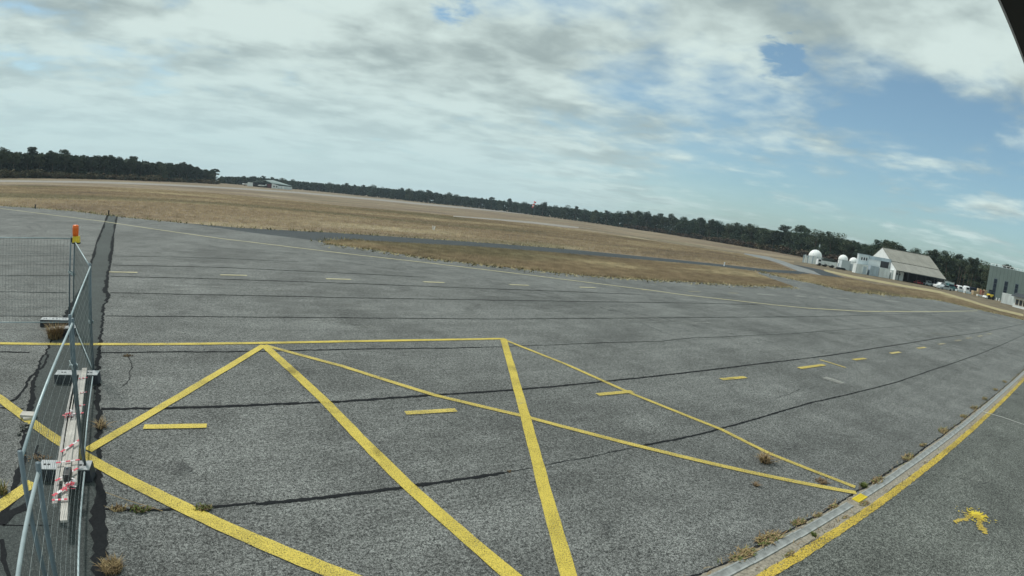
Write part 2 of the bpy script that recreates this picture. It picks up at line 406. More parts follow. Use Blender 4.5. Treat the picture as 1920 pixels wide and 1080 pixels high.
M['black_plastic'] = worn('black_plastic', (0.018, 0.018, 0.022), 0.45, 0, 0.3, 12)
M['white_wall'] = worn('white_wall', (0.74, 0.77, 0.77), 0.7, 0, 0.08, 0.7)
M['white_metal'] = corrugated('white_container', (0.70, 0.74, 0.74))
M['bluegrey'] = corrugated('blue_grey_cladding', (0.42, 0.50, 0.56))
M['palegrey'] = worn('pale_grey_cladding', (0.56, 0.63, 0.66), 0.6, 0, 0.10, 0.6)
M['roof_grey'] = worn('fibre_cement_roof', (0.250, 0.247, 0.220), 0.85, 0, 0.16, 0.5, 0.2)
M['roof_grey2'] = worn('lower_fibre_cement_roof', (0.262, 0.260, 0.236), 0.85, 0, 0.16, 0.5, 0.2)
M['dark_in'] = worn('dark_interior', (0.045, 0.048, 0.055), 0.8, 0, 0.3, 1.0)
M['glass'] = worn('window_glass', (0.018, 0.026, 0.04), 0.25, 0, 0.2, 2.0, 0.25)
M['green_wall'] = worn('grey_green_cladding', (0.150, 0.195, 0.185), 0.6, 0, 0.10, 0.4)
M['white_paint'] = worn('white_paint', (0.78, 0.80, 0.80), 0.45, 0, 0.06, 1.0)
M['dome'] = worn('white_dome', (0.82, 0.84, 0.83), 0.5, 0, 0.04, 0.8)
M['tyre'] = worn('rubber', (0.02, 0.02, 0.022), 0.8, 0, 0.2, 6)
M['dark_green'] = worn('dark_green_tarp', (0.02, 0.03, 0.025), 0.7, 0, 0.3, 2)
M['teal_roof'] = worn('teal_grey_roof', (0.23, 0.29, 0.285), 0.7, 0, 0.12, 0.3)
M['red_dark'] = worn('dark_red_door', (0.12, 0.035, 0.04), 0.7, 0, 0.2, 0.6)
M['sock_red'] = worn('windsock_red', (0.70, 0.12, 0.13), 0.7, 0, 0.1, 2)
M['sock_white'] = worn('windsock_white', (0.85, 0.84, 0.85), 0.7, 0, 0.1, 2)
M['car_white'] = worn('white_car_paint', (0.74, 0.76, 0.77), 0.3, 0, 0.05, 1)
M['car_teal'] = worn('teal_car_paint', (0.06, 0.16, 0.17), 0.3, 0, 0.1, 1)
M['car_grey'] = worn('grey_car_paint', (0.36, 0.40, 0.42), 0.3, 0.2, 0.1, 1)
M['car_red'] = worn('red_car_paint', (0.42, 0.06, 0.07), 0.35, 0, 0.1, 1)
M['car_navy'] = worn('navy_car_paint', (0.06, 0.07, 0.13), 0.35, 0, 0.1, 1)
M['tan'] = worn('tan_timber', (0.52, 0.40, 0.25), 0.8, 0, 0.2, 1)
M['eave'] = worn('dark_eave_metal', (0.010, 0.011, 0.012), 0.6, 0.0, 0.3, 3)
M['eave_highlight'] = worn('pale_eave_highlight', (0.55, 0.56, 0.62), 0.4, 0, 0.1, 4)  # pale tone painted in for the bevel highlight along the eave
M['rust'] = worn('rusty_red', (0.28, 0.10, 0.07), 0.7, 0, 0.3, 1)

# ------------------------------------------------------------------ the ground
def sheet(name, pts, z, mat, parent=None):
    """flat polygon (list of (x, y)) as an ngon"""
    mb = MB(); mb.add([(p[0], p[1], z) for p in pts], [tuple(range(len(pts)))])
    o = mb.build(name, mat, parent)
    if o.data.polygons[0].normal.z < 0: o.data.flip_normals()
    return o
def P(*pp): return [tuple(gp(x, y))[:2] for x, y in pp]

G = 1600.0
field = MB()
ring = [(math.cos(2 * math.pi * i / 64) * G, math.sin(2 * math.pi * i / 64) * G, -0.016) for i in range(64)]
field.add(ring, [tuple(range(64))]); field = field.build('grass_field', M['grass']); tag(field, kind='structure')

apron_far = [(0, 386), (66, 390), (150, 397), (200, 404), (300, 414), (345, 418), (380, 423), (470, 436), (600, 452), (612, 457), (700, 468), (800, 484), (900, 496), (1000, 507),
             (1100, 517), (1200, 523), (1300, 529), (1400, 535), (1487, 538), (1470, 530), (1443, 522), (1420, 512), (1427, 509), (1451, 516), (1491, 525), (1539, 534), (1587, 546), (1640, 551),
             (1686, 555), (1750, 561), (1795, 571), (1836, 581), (1877, 590), (1919, 600)]
a_pts = P(*apron_far)
d0 = Vector(a_pts[0]) - Vector(a_pts[2]); p_left = Vector(a_pts[0]) + d0.normalized() * 60
e0 = Vector(a_pts[-1]) - Vector(a_pts[-3]); p_right = Vector(a_pts[-1]) + e0.normalized() * 18
y_line = (gp(1563, 1000).y + gp(1730, 883).y) / 2        # the yellow edge line beside the drain
g_line = (gp(1497, 1003).y + gp(1757, 835).y) / 2        # the drain grating
x_end = 150.0
apron_poly = [tuple(p_left)] + a_pts + [tuple(p_right), (x_end, g_line), (-60, g_line)]
apron = sheet('apron', apron_poly, 0.0, M['asphalt']); tag(apron, kind='structure')
strip = sheet('parking_strip', [(-60, g_line - 0.001), (x_end, g_line - 0.001), (x_end, -30), (-60, -30)], 0.001, M['asphalt_strip']); tag(strip, kind='structure')

taxi = sheet('taxiway', P((345, 418), (450, 427), (640, 437), (860, 452), (1060, 467), (1280, 488), (1357, 496), (1440, 505), (1497, 508), (1519, 513), (1497, 514.5), (1440, 510.5), (1357, 501.5), (1290, 495), (1200, 487.5), (1060, 476),
                           (900, 464), (760, 456), (640, 450), (600, 453), (470, 437), (380, 424)), -0.008, M['asphalt_taxi']); tag(taxi, kind='structure')
dk = sheet('dark_apron', P((1494, 496.5), (1535, 504.5), (1556, 511.5), (1585, 521), (1563, 519.5), (1540, 516), (1525, 507.5), (1487, 496)), -0.004, M['asphalt_taxi']); tag(dk, kind='structure')
ry = sheet('grey_road', P((1396, 474.5), (1440, 481), (1470, 490), (1487, 496.2), (1525, 507.8), (1541, 516.5), (1497, 508.5), (1462, 494), (1440, 487), (1396, 476.5)), -0.006, M['taxi_grey']); tag(ry, kind='structure')
r1 = sheet('old_runway', P((850, 404.5), (1000, 416), (1080, 425), (1110, 429), (1060, 426.5), (1000, 419.5), (850, 406.5)), -0.008, M['concrete_far']); tag(r1, kind='structure')
r1b = sheet('old_runway_grassed', P((1085, 426), (1180, 440), (1290, 459.5), (1396, 474.8), (1396, 476.2), (1290, 461.3), (1180, 442.3), (1085, 428)), -0.0078, M['yard_grass']); tag(r1b, kind='structure')
r2 = sheet('main_runway', P((-60, 338), (80, 338.6), (200, 340.5), (320, 345.5), (420, 350.5), (560, 359.5), (700, 372), (800, 382), (900, 391.5), (1000, 401.8), (1000, 403.5), (900, 394), (800, 385), (700, 375.2), (560, 362.5), (420, 353.5), (320, 348.5), (200, 344), (80, 342), (-60, 341.5)), -0.008, M['concrete_far']); tag(r2, kind='structure')
trk = sheet('gravel_track', P((1545, 505), (1606, 518), (1700, 535), (1760, 545), (1836, 568), (1868, 577), (1919, 589), (1919, 594), (1868, 582), (1760, 549.5), (1700, 539), (1600, 521), (1545, 508.5)), -0.008, M['verge']); tag(trk, kind='structure')
yard = sheet('yard', P((1490, 489), (1545, 497), (1600, 506), (1700, 525), (1760, 535), (1840, 552), (1919, 573), (1919, 588), (1868, 576), (1836, 567), (1760, 544), (1700, 534), (1606, 517), (1545, 504.5), (1487, 494.5)), -0.0075, M['yard_grass']); tag(yard, kind='structure')

def ribbon(name, pts, width, z, mat, parent, jit=0.0, step=0.12, wj=0.0, seed=0, cap=False):
    """a strip of the given width along a ground polyline; jit shifts the centre line, wj varies the width"""
    r = random.Random(seed); pts = [Vector((p[0], p[1])) for p in pts]
    out = []; 
    for a, b in zip(pts[:-1], pts[1:]):
        L = (b - a).length; n = max(1, int(L / step))
        for i in range(n): out.append(a.lerp(b, i / n))
    out.append(pts[-1]); vs = []; off = 0.0
    for i, p in enumerate(out):
        t = (out[min(i + 1, len(out) - 1)] - out[max(i - 1, 0)]).normalized(); n = Vector((-t.y, t.x))
        off = off * 0.82 + r.uniform(-jit, jit)
        w = width * (1 + r.uniform(-wj, wj)) / 2; w2 = width * (1 + r.uniform(-wj, wj)) / 2
        vs += [(*(p + n * (off + w)), z), (*(p + n * (off - w2)), z)]
    fs = [(2 * i + 1, 2 * i + 3, 2 * i + 2, 2 * i) for i in range(len(out) - 1)]
    mb = MB(); mb.add(vs, fs); return mb.build(name, mat, parent)

# --- the long repair trench that crosses the apron
tr_right = P((221, 404), (214, 440), (212, 470), (205, 511), (202, 533), (201, 545), (207, 555), (196, 575), (193, 612), (190, 650), (186, 680), (185, 705), (187, 760), (190, 790), (188, 830), (190, 880), (192, 930), (195, 985), (196, 1020), (196, 1100))
tr_left = P((201, 403), (196, 418), (187, 440), (183, 448), (177, 470), (165, 510), (152, 540), (130, 575), (122, 590), (112, 604), (100, 630), (88, 655), (76, 675), (66, 700), (60, 722), (54, 760), (47, 800), (40, 830), (36, 860), (31, 890), (24, 925), (0, 968), (-40, 1010), (-120, 1100))
def rough(pts, amp, step, seed):
    r = random.Random(seed); out = []
    for a, b in zip(pts[:-1], pts[1:]):
        a = Vector(a); b = Vector(b); n = max(1, int((b - a).length / step))
        for i in range(n):
            p = a.lerp(b, i / n); k = min(1.0, 0.3 + p.length / 40)
            out.append((p.x + r.uniform(-amp, amp), p.y + r.uniform(-amp, amp) * 0.3))
    out.append(tuple(pts[-1])); return out
trr = rough(tr_right, 0.032, 0.075, 3); trl = rough(tr_left, 0.032, 0.075, 4)
patch = sheet('repair_patch', trr + trl[::-1], 0.004, M['asphalt_patch'], apron)
def edge_band(pts, w_near, w_far, side, seed):
    r = random.Random(seed); vs = []; wk = 1.0
    for i, p in enumerate(pts):
        d = math.hypot(*p); w = w_near + (w_far - w_near) * min(1, d / 40)
        wk = min(1.5, max(.5, wk + r.uniform(-.16, .16))); w *= wk * r.uniform(.88, 1.12)
        vs += [(p[0] + side * w, p[1], 0.008), (p[0] - side * w * r.uniform(0.05, 0.3), p[1], 0.008)]
    mb = MB(); mb.add(vs, [(2 * i, 2 * i + 1, 2 * i + 3, 2 * i + 2) for i in range(len(pts) - 1)])
    o = mb.build('crack', M['tar'], apron)
    return o
edge_band(trr, 0.085, 0.10, -1, 5); edge_band(trl, 0.060, 0.10, 1, 6)

def cr(pts, w, seed, jit=0.012, name='crack', z=0.0065, mat='tar', wj=0.42, step=0.07):
    return ribbon(name, P(*pts), w, z, M[mat], apron, jit, step, wj, seed)
# tar-filled joints between the paving lanes, both sides of the trench
cr([(190, 767), (300, 765.5), (400, 763), (520, 758), (640, 753), (800, 742)], 0.072, 1, 0.005, 'tar_joint')
cr([(800, 742), (966, 731), (1280, 700), (1426, 682), (1560, 666), (1640, 653), (1760, 634), (1847, 622), (1919, 607.5)], 0.060, 2, 0.004, 'tar_joint')
cr([(197, 955), (300, 955), (400, 951), (480, 945)], 0.034, 3, 0.008, 'tar_joint')
cr([(480, 945), (640, 930), (760, 914), (945, 887)], 0.058, 4, 0.003, 'tar_joint')
cr([(945, 887), (1003, 877), (1100, 858), (1200, 837)], 0.012, 5, 0.008, 'tar_joint')
cr([(1200, 837), (1280, 822), (1360, 802), (1440, 779), (1516, 756), (1630, 730), (1676, 718), (1747, 694), (1847, 660), (1913, 631), (1935, 622)], 0.042, 6, 0.004, 'tar_joint')
cr([(183, 661), (300, 660), (470, 659), (640, 656), (900, 651)], 0.050, 7, 0.012, 'tar_joint')
cr([(900, 651), (1123, 643), (1240, 640), (1297, 634), (1480, 626), (1580, 618.5), (1697, 612), (1763, 607), (1847, 600)], 0.026, 8, 0.012, 'tar_joint')
cr([(198, 592.5), (400, 594), (640, 596), (940, 598), (1273, 595.5), (1513, 594), (1647, 590.7), (1760, 587.5)], 0.05, 9, 0.012, 'tar_joint')
cr([(207, 549), (553, 556), (640, 558), (940, 563), (1273, 568), (1420, 571)], 0.06, 10, 0.012, 'tar_joint')
cr([(209, 518), (420, 523.5), (640, 531), (900, 541), (1200, 552)], 0.075, 11, 0.015, 'tar_joint', step=0.15)
cr([(212, 497), (420, 501.5), (640, 512), (800, 520)], 0.07, 12, 0.015, 'tar_joint', step=0.2)
cr([(213, 480), (400, 484), (560, 491)], 0.06, 13, 0.02, 'tar_joint', step=0.2)
cr([(0, 660), (55, 661)], 0.05, 14, 0.012, 'tar_joint'); cr([(0, 593), (108, 593)], 0.04, 15, 0.012, 'tar_joint')
cr([(0, 547), (125, 549)], 0.045, 16, 0.012, 'tar_joint'); cr([(0, 517), (140, 517)], 0.05, 17, 0.02, 'tar_joint'); cr([(0, 497), (160, 497)], 0.05, 18, 0.02, 'tar_joint')
cr([(0, 765), (45, 766)], 0.03, 19, 0.012, 'tar_joint')
cr([(0, 480), (170, 480)], 0.05, 20, 0.02, 'tar_joint')
# wandering cracks
cr([(92, 665), (80, 690), (60, 705), (46, 730), (28, 748), (15, 752)], 0.05, 21, 0.02)
cr([(238, 665), (246, 690), (243, 712), (230, 725)], 0.012, 22, 0.02); cr([(1200, 605), (1240, 622), (1290, 637)], 0.02, 23, 0.02)
cr([(0, 1012), (8, 1050), (14, 1090)], 0.06, 24, 0.02); cr([(5, 985), (60, 984), (95, 986)], 0.015, 25, 0.01, z=0.0085)
cr([(70, 835), (62, 850), (75, 868), (90, 858)], 0.03, 26, 0.03, z=0.0085); cr([(0, 985), (20, 962), (50, 945)], 0.10, 27, 0.02, z=0.0085)
cr([(1450, 748), (1500, 730)], 0.01, 28, 0.02)

# --- painted markings
ZP = 0.012
def line(pts, w, mat='yellow', seed=0, name='painted_line', parent=None, z=ZP, jit=0.0015):
    return ribbon(name, P(*pts), w, z, M[mat], parent or apron, jit, 0.2, 0.05, seed)
line([(-60, 643.5), (0, 644.5), (195, 646), (400, 645), (640, 641), (800, 638), (947, 635)], 0.150, 'yellow', 1)
line([(940, 635), (1060, 683), (1180, 737), (1352, 806), (1440, 850), (1603, 914)], 0.105, 'yellow_thin', 2, z=0.0125)
line([(496, 648), (640, 687), (815, 742), (985, 782), (1195, 837), (1400, 885), (1605, 925)], 0.115, 'yellow_thin', 3, z=0.013)
line([(495, 648), (552, 700), (612, 757), (690, 838), (760, 908), (860, 997), (960, 1082), (1010, 1125)], 0.172, 'yellow', 4, z=0.0135)
line([(944, 636), (962, 700), (985, 782), (1003, 850), (1022, 925), (1043, 1000), (1064, 1075), (1075, 1115)], 0.172, 'yellow', 5, z=0.014)
line([(495, 648), (430, 688), (340, 742), (250, 796), (165, 846)], 0.158, 'yellow', 6, z=0.0145)
line([(-40, 722), (0, 748), (110, 828), (165, 860), (310, 936), (470, 1010), (640, 1080), (720, 1110)], 0.175, 'yellow', 7, z=0.015)
line([(62, 906), (0, 950), (-40, 975)], 0.190, 'yellow', 8)
def dash(x0, x1, y, w=0.14, mat='yellow', seed=0, y2=None):
    return ribbon('painted_dash', P((x0, y), (x1, y2 if y2 else y)), w, ZP + 0.004, M[mat], apron, 0.001, 0.2, 0.06, seed)
dash(270, 388, 801.5, 0.14, 'yellow', 1, 799.5); dash(760, 855, 776, 0.14, 'yellow_thin', 2, 770); dash(1120, 1186, 741, 0.14, 'yellow_thin', 3, 735)
dash(1352, 1398, 712, 0.15, 'yellow_thin', 4, 708); dash(1498, 1545, 691, 0.16, 'yellow_thin', 5, 684.5); dash(1600, 1622, 675, 0.16, 'yellow_thin', 6, 672.5)
dash(1669, 1687, 663, 0.16, 'yellow_worn', 7, 660.5); dash(1720, 1735, 653.5, 0.16, 'yellow_worn', 8, 651.5); dash(1759, 1771, 646, 0.16, 'yellow_faint', 9, 644.3)
dash(1791, 1801, 639.5, 0.16, 'yellow_faint', 10, 638); dash(1812, 1822, 635, 0.16, 'yellow_faint', 11, 633.5); dash(1833, 1842, 631, 0.16, 'yellow_faint', 12, 629.5); dash(1851, 1859, 627, 0.16, 'yellow_faint', 13, 625.7)
for i, (a, b, y0, y1) in enumerate([(205, 258, 510.5, 511.5), (413, 463, 516, 517), (611, 658, 523.3, 524.4), (794, 833, 529, 530.3), (955, 991, 534.2, 535.5), (1086, 1117, 538.8, 540), (1203, 1222, 543.8, 544.6), (1292, 1313, 546.7, 547.5), (1367, 1385, 549.6, 550.2)]):
    dash(a, b, y0, 0.16, 'yellow_curve' if i < 6 else 'yellow_faint', 30 + i, y1)
for i, (a, b, y0, y1) in enumerate([(1420, 1455, 551.5, 554), (1490, 1510, 555, 556), (1535, 1550, 557, 558), (1570, 1590, 559, 560), (1605, 1628, 561, 562.5), (1660, 1680, 564, 565)]):
    dash(a, b, y0, 0.2, 'white_worn', 50 + i, y1)
line([(1537, 675.5), (1560, 682), (1585, 690)], 0.10, 'yellow_thin', 9, 'painted_tick', z=0.0185)
line([(1545, 708), (1580, 719)], 0.30, 'white_worn', 10, 'paint_smear')
line([(-80, 385), (0, 391), (95, 403), (190, 415), (303, 432), (417, 448)], 0.16, 'yellow_curve', 11, z=0.0165)
line([(417, 448), (640, 475), (800, 493), (940, 510), (1223, 545), (1280, 553), (1460, 573), (1513, 578), (1613, 584), (1747, 584.5), (1833, 583)], 0.17, 'yellow_curve', 12, z=0.0165)
line([(1880, 598), (1919, 608)], 0.14, 'yellow_faint', 13)
line([(1745, 625), (1790, 630), (1800, 634)], 0.05, 'yellow_faint', 14)
def dust_mat():
    m, t, b = newmat('pale_dust'); tc = nd(t, 'ShaderNodeTexCoord'); v = tc.outputs['Object']
    f = noise_(t, vmul(t, v, (1.2, 4.0, 1)), 1.0, 7, 0.72, 0.6); b.inputs['Base Color'].default_value = (.40, .41, .38, 1); b.inputs['Roughness'].default_value = .95
    t.links.new(ramp_(t, f, .48, .78, 0.0, .55), b.inputs['Alpha']); return m
def rubber_mat():
    m, t, b = newmat('tyre_rubber_mark'); tc = nd(t, 'ShaderNodeTexCoord'); v = tc.outputs['Object']
    f = noise_(t, v, 2.2, 7, 0.72, 0.6); b.inputs['Base Color'].default_value = (.02, .02, .022, 1); b.inputs['Roughness'].default_value = .9
    t.links.new(ramp_(t, f, .42, .75, 0.0, .50), b.inputs['Alpha']); return m
M['dust'] = dust_mat(); M['rubber_mark'] = rubber_mat()
for i, (pts, w) in enumerate([([(585, 600), (640, 612), (700, 622)], .9), ([(640, 573), (700, 580)], .8), ([(1060, 590), (1200, 600), (1330, 606)], .7), ([(860, 745), (950, 752), (1010, 748)], .35), ([(1490, 668), (1570, 690), (1640, 712)], .25), ([(240, 430), (420, 436), (560, 446)], .8),
                            ([(20, 470), (60, 462), (130, 455)], .7), ([(1400, 558), (1560, 566), (1700, 572)], 1.2), ([(300, 545), (420, 541), (540, 546)], .6), ([(1620, 640), (1700, 630), (1790, 622)], .5), ([(700, 700), (760, 712)], .3), ([(1660, 905), (1720, 900)], .3), ([(1740, 880), (1800, 900), (1860, 905)], .4)]):
    ribbon('dust_smear', P(*pts), w, .0205 + i * .0007, M['dust'], apron if i < 12 else strip, .02, .3, .4, 120 + i)
for i, (pts, w) in enumerate([([(0, 447), (30, 442), (62, 433), (50, 423), (0, 418)], .22), ([(0, 456), (45, 449), (85, 435), (70, 421), (0, 412)], .22), ([(500, 470), (760, 500), (1010, 545), (1240, 606)], .25), ([(330, 455), (640, 492), (900, 527), (1180, 590)], .22), ([(1300, 545), (1500, 572), (1750, 592)], .3), ([(930, 545), (1200, 590), (1500, 655)], .2)]):
    ribbon('tyre_mark', P(*pts), w, .0300 + i * .0007, M['rubber_mark'], apron, .004, .5, .2, 150 + i)
for i, (x, y, rr_) in enumerate([(960, 890, .22), (1245, 700, .3), (715, 850, .18), (1480, 840, .25), (330, 880, .2), (1130, 1000, .16), (560, 700, .3), (1690, 760, .25)]):
    c = gp(x, y); rs_ = random.Random(i); pts = [(c.x + math.cos(a) * rr_ * rs_.uniform(.6, 1.3), c.y + math.sin(a) * rr_ * rs_.uniform(.6, 1.3)) for a in np.linspace(0, 6.283, 18)[:-1]]
    sheet('oil_stain', pts, .0345 + i * .0004, M['rubber_mark'], apron)
# yellow edge line and stray white line on the parking strip
ZS = 0.009
ribbon('painted_line', [(-3, y_line), (70, y_line)], 0.135, ZS, M['yellow_edge'], strip, 0.0015, 0.07, 0.12, 61)
ribbon('painted_line', P((1838, 771), (1880, 783), (1935, 802)), 0.055, ZS + 0.003, M['white_line'], strip, 0.002, 0.2, 0.1, 62)
# the splash of yellow paint
sp = gp(1832, 967)
mb = MB(); rs = random.Random(5); n = 60; vs = [(sp.x, sp.y, ZS + 0.005)]
tgt = [(1830, 966), (1797, 980), (1845, 1000), (1803, 961), (1848, 962), (1850, 978)]
for i in range(n):
    a = 2 * math.pi * i / n; r = 0.135 * rs.choice((rs.uniform(.6, 1.0), rs.uniform(.8, 1.15), rs.uniform(1.0, 1.7))); vs.append((sp.x + math.cos(a) * r, sp.y + math.sin(a) * r, ZS + 0.005))
mb.add(vs, [(0, 1 + i, 1 + (i + 1) % n) for i in range(n)])
for i in range(70):      # droplets thrown out round it
    a = rs.uniform(0, 6.283); q = 0.13 + abs(rs.gauss(0, .11)); w_ = rs.uniform(.006, .020); c = (sp.x + math.cos(a) * q, sp.y + math.sin(a) * q); mb.add([(c[0] + math.cos(j * 1.257) * w_, c[1] + math.sin(j * 1.257) * w_, ZS + .0054) for j in range(5)], [(0, 1, 2, 3, 4)])
splash = mb.build('paint_splash', M['splash'], strip)
for k, (x, y) in enumerate([(1790, 981), (1849, 1003), (1803, 963), (1850, 968), (1848, 980), (1838, 996)]):
    ribbon('paint_streak', [tuple(sp)[:2], tuple(gp(x, y))[:2]], (0.07, 0.09, 0.03, 0.04, 0.04, 0.08)[k], ZS + 0.006 + k * 0.0006, M['yellow_edge'], splash, 0.012, 0.025, 0.8, 70 + k)

# --- drain channel with steel gratings
drain = empty('drain_channel', (gp(1600, 943).x, g_line, 0)); tag(drain, 'long steel slot drain running along the yellow edge line', 'drain')
mb = MB(); gw = 0.125
r = random.Random(9); xs = np.arange(-4, 70, 0.12); vs = []
for x in xs: vs += [(x - drain.location.x, 0.115 + r.uniform(-0.025, 0.03), 0.0045), (x - drain.location.x, -0.21 + r.uniform(-0.05, 0.04), 0.0045)]
mb.add(vs, [(2 * i + 1, 2 * i + 3, 2 * i + 2, 2 * i) for i in range(len(xs) - 1)]); mb.build('sandy_bed', M['sand'], drain)
def grate_mesh(L):
    mb = MB()
    mb.box((L / 2, gw / 2 - 0.011, 0.012), (L, 0.022, 0.012)); mb.box((L / 2, -gw / 2 + 0.011, 0.012), (L, 0.022, 0.012))
    n = int(L / 0.022)
    for i in range(n): mb.box(((i + 0.5) * L / n, 0, 0.0115), (L / n * 0.66, gw - 0.045, 0.009))
    mb.box((L / 2, 0, 0.0055), (L, gw, 0.002))
    return mb
GL = 0.5; proto = None
x = gp(1600, 943).x - 0.0
start = gp(1612, 935).x + 0.16
k = 0
for i in range(-14, 90):
    X = start + i * (GL + 0.004)
    if i == -1:
        g = proto.copy(); g.data = proto.data.copy(); g.data.materials[0] = M['splash']; COL.objects.link(g); g.parent = drain
        g.scale = (0.62, 1, 1); X += 0.19; tag(g, 'short yellow painted grating where the lines meet')
    elif proto is None: proto = grate_mesh(GL).build('grate', M['grate'], drain); g = proto
    else: g = proto.copy(); COL.objects.link(g); g.parent = drain
    g.location = (X - drain.location.x, r.uniform(-0.004, 0.004), 0.0); g.rotation_euler = (0, 0, r.uniform(-0.006, 0.006))

# ------------------------------------------------------------------ weeds
def blades(mb, c, n, h, spread, rs, lean=0.6, w=0.006, m=0):
    for _ in range(n):
        a = rs.uniform(0, 2 * math.pi); rr = spread * math.sqrt(rs.random()) * 0.7
        p = Vector(c) + Vector((math.cos(a) * rr, math.sin(a) * rr, 0)); hh = h * rs.uniform(0.45, 1.0)
        b = rs.uniform(0, 2 * math.pi); ln = hh * lean * rs.uniform(0.3, 1.6); dr = Vector((math.cos(b), math.sin(b), 0)); s = Vector((-dr.y, dr.x, 0)) * w
        p1 = p + dr * ln * 0.4 + Vector((0, 0, hh * 0.65)); p2 = p + dr * ln + Vector((0, 0, hh))
        mb.add([p - s, p + s, p1 + s * .8, p1 - s * .8, p2], [(0, 1, 2, 3), (3, 2, 4)], m)
def weed(px, py, w, h, mats, label, group=None, n=90, name='weed_tuft', lean=0.8, cat='weed', stretch=1.0, blade=0.006, seed=0, ang=0.0):
    c = gp(px, py); rs = random.Random(int(px * 7 + py)); mb = MB()
    ms = mats if isinstance(mats, (list, tuple)) else [mats]
    for i, mm in enumerate(ms): blades(mb, (0, 0, 0), n // len(ms), h, w, rs, lean, blade, i)
    if stretch != 1.0: mb.v = [(x * stretch, y, z) for x, y, z in mb.v]
    o = mb.build(name, [M[q] for q in ms]); o.location = (c.x, c.y, 0.004); o.rotation_euler = (0, 0, ang); tag(o, label, cat, group); return o
GRP = 'weeds along the drain'
dr_l = 'dry weed tuft growing in the grit along the steel drain'
for (x, y, w, h, nn) in [(1392, 1043, .13, .09, 170), (1440, 1012, .15, .11, 200), (1496, 980, .09, .07, 100), (1532, 967, .06, .05, 70), (1562, 950, .07, .05, 80),
                         (1645, 902, .13, .09, 130), (1702, 858, .15, .09, 150), (1730, 835, .09, .06, 80), (1768, 808, .17, .11, 150), (1806, 781, .14, .09, 110), (1826, 765, .16, .10, 110), (1846, 748, .15, .1, 90), (1866, 731, .16, .1, 90), (1884, 716, .2, .1, 90), (1620, 945, .08, .05, 70), (1585, 970, .05, .03, 40), (1480, 1040, .06, .04, 60)]:
    weed(x, y, w * .85, h * .45, ['weed_brown', 'weed_dry', 'weed_dry', 'weed_green'], dr_l, GRP, int(nn * .9), lean=1.5, stretch=2.6)
rd = random.Random(77); mb = MB()
for i in range(900):
    xx = rd.uniform(1.5, 34); side = rd.random() < .62
    yy = g_line + (rd.gauss(.125, .035) if side else rd.gauss(-.16, .05)); 
    if math.sin(xx * 1.7) + math.sin(xx * .63 + 1) + rd.gauss(0, .6) > .3: continue
    blades(mb, (xx, yy, .004), 2, .05, .05, rd, 1.6, .005, rd.choice((0, 0, 1, 1, 2)))
o = mb.build('drain_litter', [M['weed_brown'], M['weed_dry'], M['weed_green']]); tag(o, 'sparse dry stalks and litter along both sides of the drain', 'litter', kind='stuff')
ribbon('crack', [(-3, g_line + .125), (40, g_line + .125)], .03, .0068, M['tar'], apron, .008, .06, .8, 91)
weed(1525, 1004, .05, .05, 'weed_green', 'small green weed between the drain grate and the yellow line', None, 60)
weed(1618, 912, .09, .07, 'weed_green', 'dark green weed at the point where two yellow lines meet the drain', None, 110)
weed(1434, 866, .14, .14, ['weed_brown', 'weed_dry'], 'loose brown dried weed lying below the outer diagonal line', None, 150, 'dried_weed', 1.6)
weed(1417, 911, .06, .05, 'weed_brown', 'small dried weed below the lower diagonal line', None, 45, 'dried_weed', 1.6)
weed(1540, 903, .16, .05, 'weed_brown', 'dark dry twigs lying across the lower diagonal line near the drain', None, 90, 'dried_twigs', 2.2, 'twigs')
weed(104, 634, .22, .30, ['weed_brown', 'weed_brown', 'weed_dry'], 'bushy brown tumbleweed against the concrete feet at the fence corner', None, 420, 'tumbleweed', 0.9, 'weed', 1.0, 0.007)
weed(210, 1068, .15, .10, ['weed_dry', 'weed_dry', 'weed_brown'], 'straw coloured grass clump at the bottom edge beside the trench', None, 330, 'grass_clump', 0.9, 'weed', 1.0, 0.004)
weed(192, 803, .09, .13, ['weed_dry', 'weed_brown'], 'dry grass leaning over the trench edge by the yellow line', None, 45, 'grass_clump', 1.9)
weed(262, 957, .09, .05, ['weed_green', 'weed_brown'], 'left small green weed in the near crack', None, 90, stretch=1.8)
weed(380, 955, .08, .05, ['weed_green', 'weed_brown'], 'right small green weed in the near crack beside the yellow line', None, 80, stretch=1.6)
weed(222, 956, .07, .05, ['weed_brown', 'weed_dry'], 'brown weed in the near crack at the trench edge', None, 60, stretch=1.8)
weed(4, 925, .10, .12, ['weed_green', 'weed_dry'], 'yellow green weed at the left edge of the picture', None, 140)
weed(240, 668, .10, .03, 'weed_brown', 'thin brown weed in the joint below the long yellow line', None, 60, stretch=1.5)
weed(955, 885, .04, .02, 'weed_brown', 'tiny brown weed where the tar joint ends', None, 30)

# ------------------------------------------------------------------ fence
def foot(px, py, ang, label, L=0.72):
    c = gp(px, py); e = empty('ballast_block', (c.x, c.y, 0.004), ang); tag(e, label, 'ballast block', 'ballast blocks under the site fence')
    mb = MB(); W, H = 0.23, 0.15
    mb.box((0, 0, H * 0.5), (L, W, H), None, 0, 0.965)
    for i in range(13): 
        x = -L * 0.43 + i * L * 0.86 / 12
        for s in (-1, 1): mb.box((x, s * (W / 2 - 0.004), H * 0.42), (0.022, 0.024, H * 0.72))
    mb.build('block', M['foot_shade'], e); MB().box((0, 0, H + .003), (L * .955, W * .95, .012)).build('cap', M['concrete'], e)  # dark body and pale top carry shaded sides and lit top as colour
    for x in (-0.26, -0.21, -0.05, 0.05, 0.20, 0.25):
        MB().lathe((x, 0.0, H), [(0.020, -0.02), (0.020, 0.0115)], 10).build('socket', M['hole'], e)
    return e
RAILR = 0.0165
